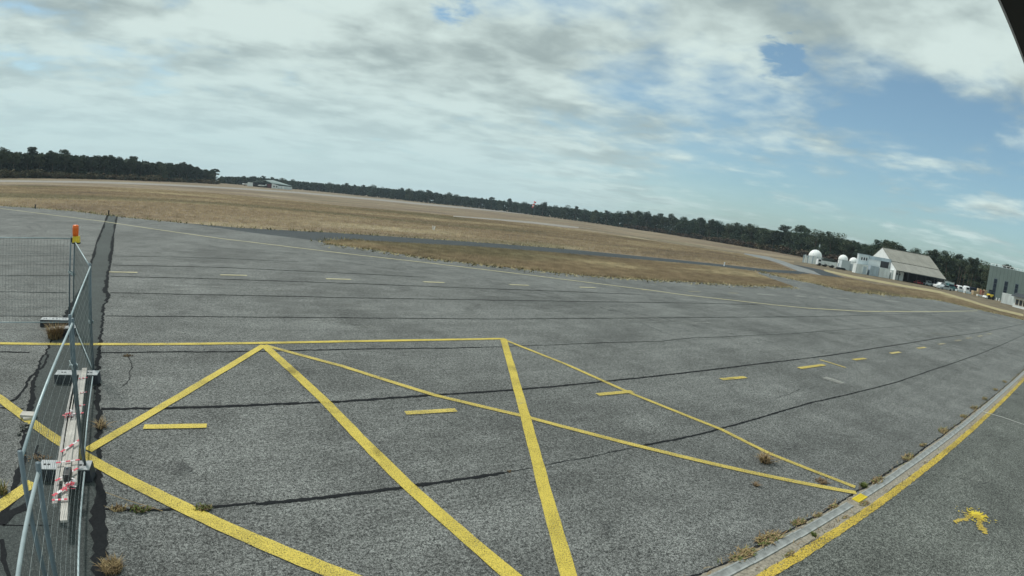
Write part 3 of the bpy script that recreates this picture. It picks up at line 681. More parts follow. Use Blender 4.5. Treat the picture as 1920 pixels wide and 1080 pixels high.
def panel(b0, b1, h0, h1, label, pitch=0.10, wr=0.0012, lean0=None, lean1=None, wires=True, dark=False, open_left=False):
    """b0,b1: ground ends; posts rise to h0,h1 (3D top points)"""
    b0 = Vector(b0); b1 = Vector(b1); t0 = Vector(h0); t1 = Vector(h1)
    e = empty('mesh_barrier', b0); tag(e, label, 'mesh barrier', 'temporary mesh fence panels')
    o = b0; d = (b1 - b0).normalized(); up = Vector((0, 0, 1))
    lo0 = b0 + (t0 - b0) * 0.07; lo1 = b1 + (t1 - b1) * 0.07
    hi0 = b0 + (t0 - b0) * 0.975; hi1 = b1 + (t1 - b1) * 0.975
    pm = M['galv_dark'] if dark else M['galv']
    MB().tube(b0 + (t0 - b0) * 0.02 - o, t0 - o, RAILR, seg=10).build('post', M['galv_dark'], e, True)  # posts darker than the rails: their backlit shade is put into the colour
    MB().tube(b1 + (t1 - b1) * 0.02 - o, t1 - o, RAILR, seg=10).build('post', M['galv_dark'], e, True)
    MB().tube(hi0 - o, hi1 - o, RAILR * 0.72, seg=10).build('top_rail', pm, e, True)
    MB().tube(lo0 - o, lo1 - o, RAILR * 0.7, seg=10).build('bottom_rail', pm, e, True)
    mb = MB(); L = (b1 - b0).length; nv = int(L / pitch)
    for i in range(1, nv):
        f = i / nv; mb.tube(lo0.lerp(lo1, f) - o, hi0.lerp(hi1, f) - o, wr, seg=4, caps=False)
    for j in range(1, 11):
        f = j / 11; mb.tube(lo0.lerp(hi0, f) - o, lo1.lerp(hi1, f) - o, wr, seg=4, caps=False)
    w = mb.build('wire_mesh', M['wire'], e); tag(w, kind='stuff')
    return e
def top_over(base, px, py):
    """top of a leaning post: the point above the base's neighbourhood on the sight line of (px, py) at post height 2.0"""
    return gp(px, py, 2.0)
HT = 2.0
C0 = gp(131, 616); C0b = gp(139, 617); C1 = gp(175, 706); C2 = gp(160, 886)
T0 = gp(133.5, 443, HT); T0b = gp(140.5, 448, HT); T1 = gp(168, 493, 1.93); T1b = gp(168.5, 493, 1.93); T2 = gp(131, 590, 1.93)
dl = (gp(10, 607) - gp(82, 607)).normalized()
CL = C0 + dl * 3.45; TL = T0 + dl * 3.45
F0 = panel(C0, CL, T0, TL, 'fence panel running off the left edge behind the corner', pitch=.075, wr=.0022)
F1 = panel(C0b, C1, T0b, T1, 'second fence panel from the corner carrying the orange lamp', pitch=.085, wr=.0021)
C1b = C1 + Vector((0.03, -0.05, 0)); T1b = T1 + Vector((0.03, -0.05, 0))
F2 = panel(C1b, C2, T1b, T2, 'middle fence panel beside the far half of the plank bundle')
C2b = C2 + Vector((0.03, -0.06, 0)); T2b = gp(136, 597, 1.93)
dn = (C2 - C1).normalized()
B3 = C2b + (gp(147, 1060, 0.1) - C2b).normalized() * 3.45; B3.z = 0
B3 = Vector((C2b.x + 0.31 * 3.35, C2b.y - 0.95 * 3.35, 0)) if False else C2b + Vector((gp(145, 1079, 0.14).x - C2b.x, gp(145, 1079, 0.14).y - C2b.y, 0)).normalized() * 3.4
T3 = gp(37, 846, 1.97)
F3 = panel(C2b, B3, T2b, T3, 'nearer fence panel leaning beside the near half of the plank bundle')
B4 = B3 + Vector((0.04, -0.05, 0)); T4 = gp(71, 868, 1.97)
dd = (gp(34, 1040, 1.97) - gp(68, 885, 1.97)); dd.z = 0; dd.normalize()
panel(B4, B4 + dd * 3.4, T4, T4 + dd * 3.4, 'nearest fence panel running out of the bottom left corner')
# clamps that join neighbouring posts
def clamp(p, q, par):
    p = Vector(p) - par.location; q = Vector(q) - par.location
    d = (q - p); L = max(d.length, 0.05); a = d.normalized(); s = Vector((-a.y, a.x, 0)) 
    mb = MB(); R = Matrix((a, s, Vector((0, 0, 1)))).transposed()
    for k in (-1, 1): mb.box(p + d / 2 + s * k * 0.028, (L + 0.07, 0.006, 0.05), R)
    mb.tube(p + d / 2 - s * 0.05, p + d / 2 + s * 0.05, 0.008); mb.build('clamp', M['galv'], par)
def lerp3(a, b, f): return Vector(a).lerp(Vector(b), f)
clamp(lerp3(C0, T0, .62), lerp3(C0b, T0b, .62), F0)
clamp(lerp3(C1, T1, .5), lerp3(C1b, T1b, .5), F1)
clamp(lerp3(C2, T2, .72), lerp3(C2b, T2b, .72), F2)
pc = lerp3(B3, T3, .25); qc = lerp3(B4, T4, .25)
clamp(pc, qc, F3)
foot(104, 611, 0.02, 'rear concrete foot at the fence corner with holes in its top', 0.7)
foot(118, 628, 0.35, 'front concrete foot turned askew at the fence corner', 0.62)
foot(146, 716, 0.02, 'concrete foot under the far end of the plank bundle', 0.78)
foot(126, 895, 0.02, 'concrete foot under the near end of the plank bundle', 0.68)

# orange warning lamp on the corner post
wl = empty('warning_lamp', T0b + Vector((0.045, -0.04, -0.03))); tag(wl, 'orange warning lamp with yellow battery box on the fence corner', 'lamp')
MB().box((0, 0, 0.03), (0.15, 0.11, 0.13), None, 0, 0.9).build('battery_box', M['yellow_plastic'], wl)
MB().box((0, 0, -0.048), (0.16, 0.115, 0.025)).build('base', M['black_plastic'], wl)
MB().lathe((-0.02, 0, 0.095), [(0.060, 0), (0.066, 0.05), (0.068, 0.15), (0.064, 0.21), (0.045, 0.225)], 20).build('lens', M['orange'], wl, True)
MB().box((-0.095, 0, 0.01), (0.035, 0.05, 0.09)).build('bracket', M['black_plastic'], wl)

# ------------------------------------------------------------------ plank bundle, tape, box, scraps
def plank(a, b, z, w, th, mat, label):
    za = z if not isinstance(z, tuple) else z[0]; zb = z if not isinstance(z, tuple) else z[1]
    A = gp(*a, za); B = gp(*b, zb); mid = (A + B) / 2; d = B - A; L = d.length
    o = MB().box((0, 0, 0), (L, w, th))
    o = o.build('plank', M[mat]); bv = o.modifiers.new('b', 'BEVEL'); bv.width = 0.003; bv.segments = 1
    o.location = mid; o.rotation_mode = 'QUATERNION'; x = d.normalized(); zax = Vector((0, 0, 1)); y = zax.cross(x).normalized(); zax = x.cross(y)
    o.rotation_quaternion = Matrix((x, y, zax)).transposed().to_quaternion()
    tag(o, label, 'plank', 'planks bundled along the fence'); return o
pk = [plank((159, 692), (138, 908), .185, .085, .045, 'wood2', 'rightmost plank of the bundle with a light clean face'),
      plank((150, 697), (128, 900), .185, .080, .045, 'wood', 'second plank from the right in the bundle'),
      plank((145, 705), (116, 905), .185, .070, .045, 'wood2', 'plank lying in the middle of the bundle'),
      plank((141, 712), (103, 948), .185, .060, .045, 'wood', 'leftmost plank of the bundle wrapped in red tape'),
      plank((138, 790), (119.5, 978), (.23, .20), .080, .028, 'wood2', 'pale plank on top with its end sticking out nearest the camera')]
def tape(px0, py0, px1, py1, z, label, w=0.03, sag=0.0):
    A = gp(px0, py0, z); B = gp(px1, py1, z); d = B - A; n = 5
    e = empty('barrier_tape', A); tag(e, label, 'barrier tape', 'red and white tape round the planks')
    for i in range(n):
        p = A.lerp(B, i / n) - A; q = A.lerp(B, (i + 1) / n) - A
        t = d.normalized(); s = Vector((-t.y, t.x, 0)) * w / 2
        k = Vector((0, 0, 0.004))
        mb = MB(); mb.add([p - s, q - s, q + s, p + s, p - s + k, q - s + k, q + s + k, p + s + k], [(3, 2, 1, 0), (4, 5, 6, 7), (0, 1, 5, 4), (1, 2, 6, 5), (2, 3, 7, 6), (3, 0, 4, 7)])
        mb.build('tape_band', M['tape_red'] if i % 2 == 0 else M['tape_white'], e)
tape(148, 710, 164, 708, .215, 'tape band round the far end of the planks')
tape(150, 737, 163, 735, .215, 'pale tape band a little below the far end of the planks', .02)
tape(140, 762, 160, 759, .215, 'tape band round the upper middle of the planks', .02)
tape(131, 777, 157, 774, .218, 'tape band with a red knot on the left of the planks', .035)
tape(114, 848, 152, 823, .25, 'slanting tape band below the middle of the planks', .03)
tape(105, 868, 150, 862, .25, 'tape band just above the black box', .025)
tape(104, 902, 146, 878, .25, 'slanting tape band beside the black box', .03)
tape(99, 930, 139, 905, .25, 'crumpled tape band below the black box', .04)
tape(97, 938, 126, 936, .24, 'lowest tape band with a bright red end', .03)
kn = MB(); rk = random.Random(3)
for i in range(26):
    c = Vector((rk.gauss(0, .03), rk.gauss(0, .045), rk.uniform(0, .05))); a = rk.uniform(0, 6.28)
    kn.box(c, (0.05, 0.016, 0.003), Matrix.Rotation(a, 3, 'Z') @ Matrix.Rotation(rk.uniform(-1, 1), 3, 'X'), i % 2)
kn = kn.build('tape_knot', [M['tape_red'], M['tape_white']]); kn.location = gp(128, 779, .22); tag(kn, 'red crumpled knot of tape on the left side of the planks', 'tape knot')
kn2 = kn.copy(); kn2.data = kn.data.copy(); COL.objects.link(kn2); kn2.location = gp(131, 912, .25); tag(kn2, 'pink crumpled knot of tape under the black box', 'tape knot')
bb = empty('black_box', gp(127.5, 896, .235)); bb.rotation_euler = (0, 0, 0.12); tag(bb, 'small black plastic box strapped on top of the planks', 'box')
o = MB().box((0, 0, .045), (.095, .20, .085), None, 0, .9).build('case', M['black_plastic'], bb); bv = o.modifiers.new('b', 'BEVEL'); bv.width = .01; bv.segments = 2
MB().box((0, -.085, .045), (.03, .012, .05)).build('latch', M['galv'], bb); MB().lathe((0, .05, .088), [(.012, 0), (.012, .012)], 10).build('button', M['galv_dark'], bb)
sc = MB(); sc.box((0, 0, .045), (.24, .14, .045)); sc.box((.02, -.05, .02), (.18, .1, .04), Matrix.Rotation(.3, 3, 'Z'))
sc = sc.build('wood_offcut', M['wood2']); c = gp(54, 784); sc.location = (c.x, c.y, .005); tag(sc, 'pale wood offcut lying on the trench edge over the yellow line', 'offcut')
rb = MB(); rr = random.Random(8)
for i in range(24):
    s = rr.uniform(.015, .05); rb.box((rr.gauss(0, .08), rr.gauss(0, .12), s * .4), (s * 1.6, s, s * .8), Matrix.Rotation(rr.uniform(0, 3), 3, 'Z'))
rb = rb.build('rubble', M['asphalt_strip']); c = gp(48, 802); rb.location = (c.x, c.y, .004); tag(rb, 'dark crumbled asphalt beside the wood offcut', 'rubble', kind='stuff')
lf = MB(); rr = random.Random(12)
for i in range(40):
    lf.box((rr.gauss(0, .09), rr.gauss(0, .05), rr.uniform(.004, .03)), (rr.uniform(.03, .09), .008, .004), Matrix.Rotation(rr.uniform(0, 3.1), 3, 'Z'))
lf = lf.build('dead_twigs', M['weed_brown']); c = gp(72, 861); lf.location = (c.x, c.y, .006); tag(lf, 'dead brown twigs scattered on the trench left of the planks', 'twigs', kind='stuff')
vn = MB(); pts = [gp(198, 923, .03), gp(240, 938, .02), gp(290, 953, .02), gp(305, 958, .02)]
o0 = pts[0].copy(); vn.path([p - o0 for p in pts], .004, 5); vn = vn.build('straw_stalk', M['weed_dry']); vn.location = o0; tag(vn, 'long thin straw stalk lying across the asphalt right of the trench', 'stalk')

# ------------------------------------------------------------------ dark eave in the top right corner
e0 = gp(1866, -22, 4.5); e1 = gp(1932, 142, 4.5)
dv = (e1 - e0).normalized(); sv = Vector((dv.y, -dv.x, 0)); cen = gp(1995, 40, 4.5)
if (cen - e0).dot(sv) < 0: sv = -sv
ev = empty('roof_eave', e0); tag(ev, 'black roof eave edge cutting across the top right corner', 'roof eave')
a = Vector((0, 0, 0)) - dv * 1.2; b = dv * ((e1 - e0).length + 1.2)
mb = MB(); q = [a, b, b + sv * 1.2, a + sv * 1.2]; mb.add(q + [p + Vector((0, 0, .16)) for p in q], [(3, 2, 1, 0), (4, 5, 6, 7), (0, 1, 5, 4), (1, 2, 6, 5), (2, 3, 7, 6), (3, 0, 4, 7)])
mb.build('soffit', M['eave'], ev)
mb = MB(); k = sv * -.012; q = [a + k, b + k, b, a]; mb.add([p + Vector((0, 0, -.004)) for p in q] + [p + Vector((0, 0, .17)) for p in q], [(3, 2, 1, 0), (4, 5, 6, 7), (0, 1, 5, 4), (1, 2, 6, 5), (2, 3, 7, 6), (3, 0, 4, 7)])
mb.build('highlight_strip', M['eave_highlight'], ev)  # thin pale strip added as the eave's bright bevel edge

exec_far = True
# ------------------------------------------------------------------ right hand hangar group
U = Vector((math.cos(math.radians(-47.5)), math.sin(math.radians(-47.5)), 0)); Vv = Vector((-U.y, U.x, 0))
K0 = Vector((129.76, 48.41, 0)); HR = Matrix((U, Vv, Vector((0, 0, 1)))).transposed(); HANG = math.atan2(U.y, U.x)
def hl(px, py, v):
    """(u, z) on the hangar's own upright plane v = const"""
    p = hit(px, py, K0 + Vv * v, Vv); return (p - K0).dot(U), p.z
hangar = empty('hangar', K0, HANG); tag(hangar, 'white hangar with a big sloping grey roof and a blue grey annex', 'hangar')
Lh = 13.0; VR, VE = 7.0, -4.45; ZR, ZK, ZE = 7.08, 4.16, 2.34; VB = 14.0
def tri_sheet(name, pts, th, mat, par): return MB().slab(pts, th).build(name, mat, par)
for k in range(13):     # roof sheets, each a strip with its own lap
    u0, u1 = k * 1.0 + .02, k * 1.0 + .985; lift = .012 * (k % 2)
    tri_sheet('roof_sheet', [(u0, 0.0, ZK + lift), (u1, 0.0, ZK + lift), (u1, VR, ZR + lift), (u0, VR, ZR + lift)], .06, M['roof_grey'], hangar)
    tri_sheet('roof_sheet', [(u0, VE - .1, ZE - .06 + lift), (u1, VE - .1, ZE - .06 + lift), (u1, .10, ZK - .08 + lift), (u0, .10, ZK - .08 + lift)], .06, M['roof_grey2'], hangar)
tri_sheet('rear_roof', [(0, VR, ZR), (Lh, VR, ZR), (Lh, VB, ZK), (0, VB, ZK)], .06, M['roof_grey'], hangar)
MB().box((Lh / 2, VR, ZR + .05), (Lh, .35, .08)).build('ridge_cap', M['roof_grey2'], hangar)
mb = MB()
for u in (0.05, Lh - .15):
    mb.add([(u, VE + .3, 0), (u, VB, 0), (u, VB, ZK - .12), (u, VR, ZR - .12), (u, 0, ZK - .25), (u, VE + .3, ZE - .15)], [(0, 1, 2, 3, 4, 5)])
    mb.add([(u + .1, VE + .3, 0), (u + .1, VB, 0), (u + .1, VB, ZK - .12), (u + .1, VR, ZR - .12), (u + .1, 0, ZK - .25), (u + .1, VE + .3, ZE - .15)], [(5, 4, 3, 2, 1, 0)])
mb.build('gable_wall', M['white_wall'], hangar)
MB().box((Lh / 2, .2, 2.0), (Lh - .4, .15, 4.0)).build('inner_wall', M['dark_in'], hangar)
for i in range(6):
    MB().box((.9 + i * (Lh - 1.5) / 5, VE + .25, 1.1), (.14, .14, 2.2)).build('lean_to_post', M['dark_in'], hangar)
MB().box((Lh / 2, VE + .1, ZE - .17), (Lh, .06, .16)).build('gutter', M['galv_dark'], hangar)
# things kept under the lean-to
for (u, w, hgt, m) in [(2.2, 1.6, 1.2, 'galv_dark'), (6.6, 1.4, 1.3, 'palegrey'), (9.2, 1.6, 1.4, 'bluegrey')]:
    pass
annex = empty('annex', K0 - Vv * 0.02, HANG); tag(annex, 'pale two storey annex with three windows beside the hangar', 'annex')
uA, zA = hl(1611, 476, 0); uB, _ = hl(1630, 479, 0)
MB().box(((uA + uB) / 2, .6, zA / 2), (uB - uA, 1.2, zA)).build('tower_wall', M['palegrey'], annex)
MB().box(((uA + uB) / 2, .6, zA + .05), (uB - uA + .1, 1.35, .1)).build('flat_roof', M['bluegrey'], annex)
for k in range(3):
    x0, z0 = hl(1613.7 + k * 4.5, 487.3 + k * .6, 0); x1, z1 = hl(1617.2 + k * 4.5, 482.3 + k * .6, 0)
    wn = MB().box(((x0 + x1) / 2, -.03, (z0 + z1) / 2), (x1 - x0 + .16, .08, z1 - z0 + .16)).build('window_frame', M['white_paint'], annex)
    MB().box(((x0 + x1) / 2, -.05, (z0 + z1) / 2), (x1 - x0, .08, z1 - z0)).build('pane', M['glass'], wn)
MB().box((uB / 2, .85, zA * .42), (-uB - .05, 1.3, zA * .84)).build('front_wall', M['white_wall'], annex)
MB().box((uB / 2 + .05, .7, zA * .92 - .02), (-uB, 1.7, zA * .17)).build('fascia', M['bluegrey'], annex)
x0, z0 = hl(1650, 501, 0); x1, z1 = hl(1667, 493.5, 0)
dw = MB().box(((x0 + x1) / 2, .18, (z0 + z1) / 2 + .1), (x1 - x0, .1, abs(z1 - z0) + .2)).build('roller_door', M['dark_in'], annex)

def container(cu, cv, w, d, hgt, mat, label, name='shipping_container', ang=None, origin=None, group=None, door=None, windows=0, base=0.0):
    o = (origin or K0) + U * cu + Vv * cv if origin is None else Vector(origin)
    e = empty(name, (o.x, o.y, base), HANG if ang is None else ang); tag(e, label, 'container', group)
    MB().box((0, 0, hgt / 2 + .06), (w, d, hgt - .1)).build('shell', M[mat], e)
    mb = MB()
    for sx in (-1, 1):
        for sy in (-1, 1): mb.box((sx * w / 2, sy * d / 2, hgt / 2 + .02), (.12, .12, hgt))
    for sz in (.08, hgt): mb.box((0, -d / 2, sz), (w, .1, .12)); mb.box((0, d / 2, sz), (w, .1, .12)); mb.box((-w / 2, 0, sz), (.1, d, .12)); mb.box((w / 2, 0, sz), (.1, d, .12))
    mb.build('frame', M[mat], e)
    mb = MB(); n = max(4, int(w / .3))
    for i in range(n): mb.box((-w / 2 + (i + .5) * w / n, -d / 2 - .015, hgt / 2 + .05), (w / n * .5, .05, hgt - .3))
    mb.build('rib_panel', M[mat], e)
    if door: MB().box((door, -d / 2 - .03, hgt * .45), (.8, .06, hgt * .8)).build('door', M['bluegrey'], e)
    for k in range(windows):
        f = MB().box((-.1 + k * .62, -d / 2 - .03, hgt * .68), (.5, .06, .45)).build('window', M['white_paint'], e); MB().box((-.1 + k * .62, -d / 2 - .045, hgt * .68), (.42, .06, .37)).build('pane', M['glass'], f)
    return e
VC = -2.6
def cspan(x0, y0, x1, y1):
    u0, z0 = hl(x0, y1, VC); u1, z1 = hl(x1, y0, VC); return u0, u1, z1
def cont_px(xa, xb, ytop, mat, label, **kw):
    ua, _ = hl(xa, ytop, VC); ub, zt = hl(xb, ytop + .2 * (xb - xa) * .5, VC); ub, _ = hl(xb, ytop, VC)
    um, zt = hl((xa + xb) / 2, ytop, VC)
    container((ua + ub) / 2, VC + 1.2, ub - ua - .08, 2.4, zt, mat, label, **kw)
CG = 'containers in front of the hangar'
cont_px(1606, 1628, 496.5, 'white_metal', 'white container with a small dark hatch at the left of the hangar', group=CG, door=.7)
cont_px(1632, 1648.5, 500, 'bluegrey', 'blue grey container between the two white ones', group=CG)
cont_px(1649, 1669, 504, 'white_metal', 'white ribbed container below the dark roller door', group=CG)
cont_px(1671.5, 1695, 508.5, 'white_metal', 'white site cabin with two windows at the hangar corner', group=CG, windows=2, name='site_cabin')

# ------------------------------------------------------------------ domes and what stands round them
def dome(px_l, px_r, py_edge, py_top, D, label):
    l = at(px_l, py_edge, D); rr_ = at(px_r, py_edge, D); c = (l + rr_) / 2; R = (rr_ - l).length / 2
    pt = at((px_l + px_r) / 2, py_top, D); zt = pt.z
    e = empty('observatory_dome', (c.x, c.y, 0)); tag(e, label, 'dome', 'white domes left of the hangar')
    zb = zt - R
    prof = [(R, 0)] + [(R * math.cos(a), R * math.sin(a)) for a in np.linspace(.08, math.pi / 2 - .02, 10)]
    MB().lathe((0, 0, zb), prof, 28).build('shell', M['dome'], e, True)
    MB().lathe((0, 0, 0), [(R * .97, 0), (R * .97, zb)], 24).build('drum', M['white_wall'], e)
    MB().lathe((0, 0, zb - .06), [(R * 1.02, 0), (R * 1.02, .1)], 24).build('rim', M['white_paint'], e)
    d = Vector((-c.x, -c.y, 0)).normalized(); s = Vector((-d.y, d.x, 0))
    for k in (-.35, .4):
        mb = MB(); pts = []
        for a in np.linspace(0, math.pi / 2, 8): pts.append((d * math.cos(a) * math.cos(k) + s * math.sin(k) * math.cos(a)) * R * 1.004 + Vector((0, 0, zb + R * 1.004 * math.sin(a))))
        mb.path(pts, .025, 4); mb.build('seam', M['palegrey'], e)
    return e
dome(1515.5, 1541, 481.5, 468, 152, 'largest white dome standing behind the slatted white fence')
dome(1571, 1589.5, 488.5, 477.5, 150, 'middle white dome behind the white container')
dome(1591.5, 1608, 492, 482.5, 151, 'smallest white dome next to the hangar annex')
def slat_fence(x0, y0, x1, y1, hgt, label, n):
    A = gp(x0, y0); B = gp(x1, y1); D0 = 147.0
    A = at(x0, y0, 147); B = at(x1, y1, 147); A.z = 0; B.z = 0
    e = empty('slatted_fence', A); tag(e, label, 'fence'); d = B - A; L = d.length; t = d.normalized(); R = Matrix((t, Vector((-t.y, t.x, 0)), Vector((0, 0, 1)))).transposed()
    for i in range(n):
        hh = hgt * (1.0 + .05 * math.sin(i * 2.1))
        MB().box(t * (i + .5) * L / n + Vector((0, 0, hh / 2 + .05)), (L / n * .78, .05, hh), R).build('slat', M['white_metal'] if i % 3 else M['bluegrey'], e)
    for zz in (.4, hgt - .3): MB().box(d / 2 + Vector((0, 0, zz)) + R @ Vector((0, .06, 0)), (L, .06, .1), R).build('rail', M['palegrey'], e)
slat_fence(1504.5, 489, 1541, 497, 2.05, 'white slatted fence in front of the largest dome', 13)
slat_fence(1562, 497, 1576, 501, 1.4, 'low white slatted fence between truck and container', 5)
def vehicle(c, ang, L, W, H, mat, label, kind='car', cab=(.22, .78), group=None, name=None):
    e = empty(name or kind, (c[0], c[1], 0), ang); tag(e, label, 'car' if kind == 'car' else kind, group)
    hb = H * .56; r = H * .21
    prof = [(-.5, .2), (.5, .2), (.5, .62), (.46, .70), (-.47, .70), (-.5, .6)]
    v = [(x * L, -W / 2, z * hb / .7) for x, z in prof] + [(x * L, W / 2, z * hb / .7) for x, z in prof]; n = len(prof)
    mb = MB(); mb.add(v, [tuple(range(n)), tuple(range(2 * n - 1, n - 1, -1))] + [(i, n + i, n + (i + 1) % n, (i + 1) % n) for i in range(n)])
    mb.build('body', M[mat], e)
    c0, c1 = cab[0] * L - L / 2, cab[1] * L - L / 2; s = .12 * L if kind == 'car' else .03 * L
    mb = MB(); q = [(c0, hb), (c1, hb), (c1 - s, H), (c0 + s, H)]
    v = [(x, -W * .46, z) for x, z in q] + [(x, W * .46, z) for x, z in q]
    mb.add(v, [(0, 1, 2, 3), (7, 6, 5, 4), (0, 4, 5, 1), (1, 5, 6, 2), (2, 6, 7, 3), (3, 7, 4, 0)])
    mb.build('cabin', M[mat], e)
    for sy in (-1, 1):
        mb = MB(); a0, a1 = c0 + s * .6, c1 - s * .6; z0, z1 = hb + (H - hb) * .15, hb + (H - hb) * .82; y = sy * W * .465
        mb.box(((a0 + a1) / 2, y, (z0 + z1) / 2), ((a1 - a0) * .84, .03, z1 - z0)); mb.build('side_window', M['glass'], e)
    for sx in (-.31, .31):
        for sy in (-1, 1): MB().tube((sx * L, sy * W * .5, r), (sx * L, sy * W * .36, r), r, seg=12).build('wheel', M['tyre'], e)
    return e
tk = at(1553, 494, 143)
tr = empty('flatbed_truck', (tk.x, tk.y, 0), HANG); tag(tr, 'white truck under a dark green tarpaulin beside the largest dome', 'truck')
MB().box((-.2, 0, .95), (3.6, 1.8, 1.0)).build('load_bed', M['white_metal'], tr); MB().box((-.2, 0, .38), (3.4, 1.4, .16)).build('chassis', M['black_plastic'], tr)
o = MB().box((-.2, 0, 1.75), (3.5, 1.8, .65), None, 0, .8).build('tarpaulin', M['dark_green'], tr); bv = o.modifiers.new('b', 'BEVEL'); bv.width = .12; bv.segments = 2
MB().box((-2.5, 0, 1.0), (.95, 1.8, 1.4), None, 0, .85).build('cab', M['car_white'], tr); MB().box((-2.5, -.86, 1.35), (.6, .06, .45)).build('window', M['glass'], tr)
for sx in (-2.4, -.9, .9):
    for sy in (-1, 1): MB().tube((sx, sy * .9, .38), (sx, sy * .66, .38), .38, seg=14).build('wheel', M['tyre'], tr)
cc = at(1583, 498, 146); container(0, 0, 2.2, 2.2, 2.30, 'palegrey', 'white container below the middle dome', origin=(cc.x, cc.y, 0))
cc = at(1598, 501, 147); container(0, 0, 1.5, 2.0, 1.7, 'palegrey', 'pale low container below the smallest dome', origin=(cc.x, cc.y, 0))
tlr = at(1576, 504, 138); vehicle((tlr.x, tlr.y), HANG, 2.4, 1.4, .55, 'black_plastic', 'low black trailer parked before the white container', 'trailer', (.1, .9))

# ------------------------------------------------------------------ yard: cars, vans, crates, loader
lean = hl(1715, 522, VE)
YG = 'vehicles parked in the yard beside the hangar'
def car_at(px, py, D, *a, **k):
    p = at(px, py, D); return vehicle((p.x, p.y), *a, **k)
car_at(1763, 540, 139, HANG + .3, 3.8, 1.6, 1.35, 'car_white', 'small white car at the end of the hangar roof', group=YG)
car_at(1779, 541, 141, HANG + .2, 4.2, 1.7, 1.45, 'car_teal', 'dark teal car left of the white caravans', group=YG)
car_at(1756, 535, 144, HANG, 3.6, 1.6, 1.45, 'car_navy', 'navy car under the end of the hangar eave', group=YG)
car_at(1770, 546, 134, HANG + .1, 3.6, 1.6, 1.1, 'car_grey', 'grey car nearest the gravel track', group=YG)
def caravan(px, py, D, w, hgt, label):
    p = at(px, py, D); e = empty('caravan', (p.x, p.y, 0), HANG); tag(e, label, 'caravan', 'white caravans in the yard')
    o = MB().box((0, 0, hgt * .55), (w, 1.9, hgt * .85), None, 0, .82).build('body', M['car_white'], e); bv = o.modifiers.new('b', 'BEVEL'); bv.width = .28; bv.segments = 3
    MB().box((0, -.93, hgt * .66), (w * .5, .08, hgt * .25)).build('window', M['glass'], e)
    for sy in (-1, 1): MB().tube((0, sy * .9, .28), (0, sy * .7, .28), .28, seg=12).build('wheel', M['tyre'], e)
caravan(1798, 541, 146, 1.6, 1.5, 'rounded white caravan right of the teal car'); caravan(1811, 543.5, 146, 1.5, 1.7, 'upright white caravan left of the stacked crates')
car_at(1822, 545, 150, HANG, 2.6, 1.6, 1.6, 'car_navy', 'dark van behind the grey stacks', kind='van', cab=(.05, .97), group=YG)
def stack(px, py, D, w, d, hgt, mat, label, name='crate', group='crates stacked in the yard', n=2):
    p = at(px, py, D); e = empty(name, (p.x, p.y, 0), HANG + random.uniform(-.15, .15)); tag(e, label, 'crate', group)
    MB().box((0, 0, .06), (w * .96, d * .96, .12)).build('skid', M['tan'], e)
    for k in range(n):
        MB().box((0, 0, .12 + (k + .5) * (hgt - .12) / n), (w, d, (hgt - .12) / n * .9)).build('board_side', M[mat], e)
    for s in (-1, 1): MB().box((s * w * .45, -d / 2 - .02, hgt / 2), (.08, .04, hgt)).build('batten', M['tan'], e)
stack(1800, 549, 140, 2.4, 1.2, .55, 'palegrey', 'long low grey stack in front of the caravans'); stack(1813, 552, 139, 1.8, 1.2, .6, 'palegrey', 'shorter grey stack right of the long one')
stack(1828, 550, 143, 1.7, 1.1, 1.0, 'tan', 'tan timber crate between caravan and loader'); stack(1835, 549, 145, .9, .9, 1.75, 'tan', 'tall tan crate behind the timber crate')
stack(1841, 551, 143, .9, .9, 1.55, 'rust', 'rusty red crate beside the loader'); stack(1846, 552, 146, .8, .8, 1.7, 'tan', 'slim tan crate against the green grey building')
stack(1836, 557, 137, 1.3, .9, .5, 'white_metal', 'white slab pile in front of the red crate')
p = at(1855, 558, 136); ld = empty('wheel_loader', (p.x, p.y, 0), HANG + .25); tag(ld, 'yellow and black wheel loader in front of the green grey building', 'loader')
MB().box((.2, 0, .85), (1.5, 1.0, .6), None, 0, .9).build('engine_hood', M['yellow_plastic'], ld); MB().box((-.1, 0, .5), (2.2, .9, .25)).build('frame', M['black_plastic'], ld)
MB().box((.25, 0, 1.55), (.8, .9, .85), None, 0, .88).build('cab', M['glass'], ld); MB().box((.25, 0, 2.02), (.95, 1.0, .08)).build('cab_roof', M['black_plastic'], ld)
for sx in (-.75, .85):
    for sy in (-1, 1): MB().tube((sx, sy * .62, .45), (sx, sy * .36, .45), .45, seg=14).build('wheel', M['tyre'], ld)
MB().box((-1.45, 0, .35), (.5, 1.3, .45), Matrix.Rotation(.3, 3, 'Y')).build('bucket', M['car_white'], ld)
for sy in (-1, 1): MB().tube((-.5, sy * .35, .95), (-1.35, sy * .35, .4), .06).build('lift_arm', M['yellow_plastic'], ld)
# low stuff under the lean-to
for (px, py, vv, m, w, hgt, lb, kd) in [(1722, 525, -2.2, 'car_red', 2.0, .8, 'red ride-on mower parked under the hangar eave', 'mower'), (1741, 530, -2.6, 'palegrey', 2.2, 1.2, 'pale trailer parked under the hangar eave', 'trailer'), (1758, 533, -2.2, 'car_navy', 2.0, 1.3, 'dark trailer at the end of the hangar eave', 'trailer')]:
    u, _ = hl(px, py, vv); q = K0 + U * u + Vv * vv; vehicle((q.x, q.y), HANG, w, 1.2, hgt, m, lb, kd, (.2, .7), name=kd)
sh_ = empty('end_shed', K0 + U * (Lh + 1.6) + Vv * (-1.5), HANG); tag(sh_, 'small pale lean-to shed at the far end of the hangar', 'shed')
MB().box((0, 0, .95), (2.6, 4.0, 1.9)).build('wall', M['white_wall'], sh_); MB().box((0, 0, 1.95), (2.8, 4.3, .1), Matrix.Rotation(.12, 3, 'Y')).build('roof', M['roof_grey'], sh_); MB().box((-.3, -2.0, 1.2), (.9, .08, .6)).build('window', M['glass'], sh_)
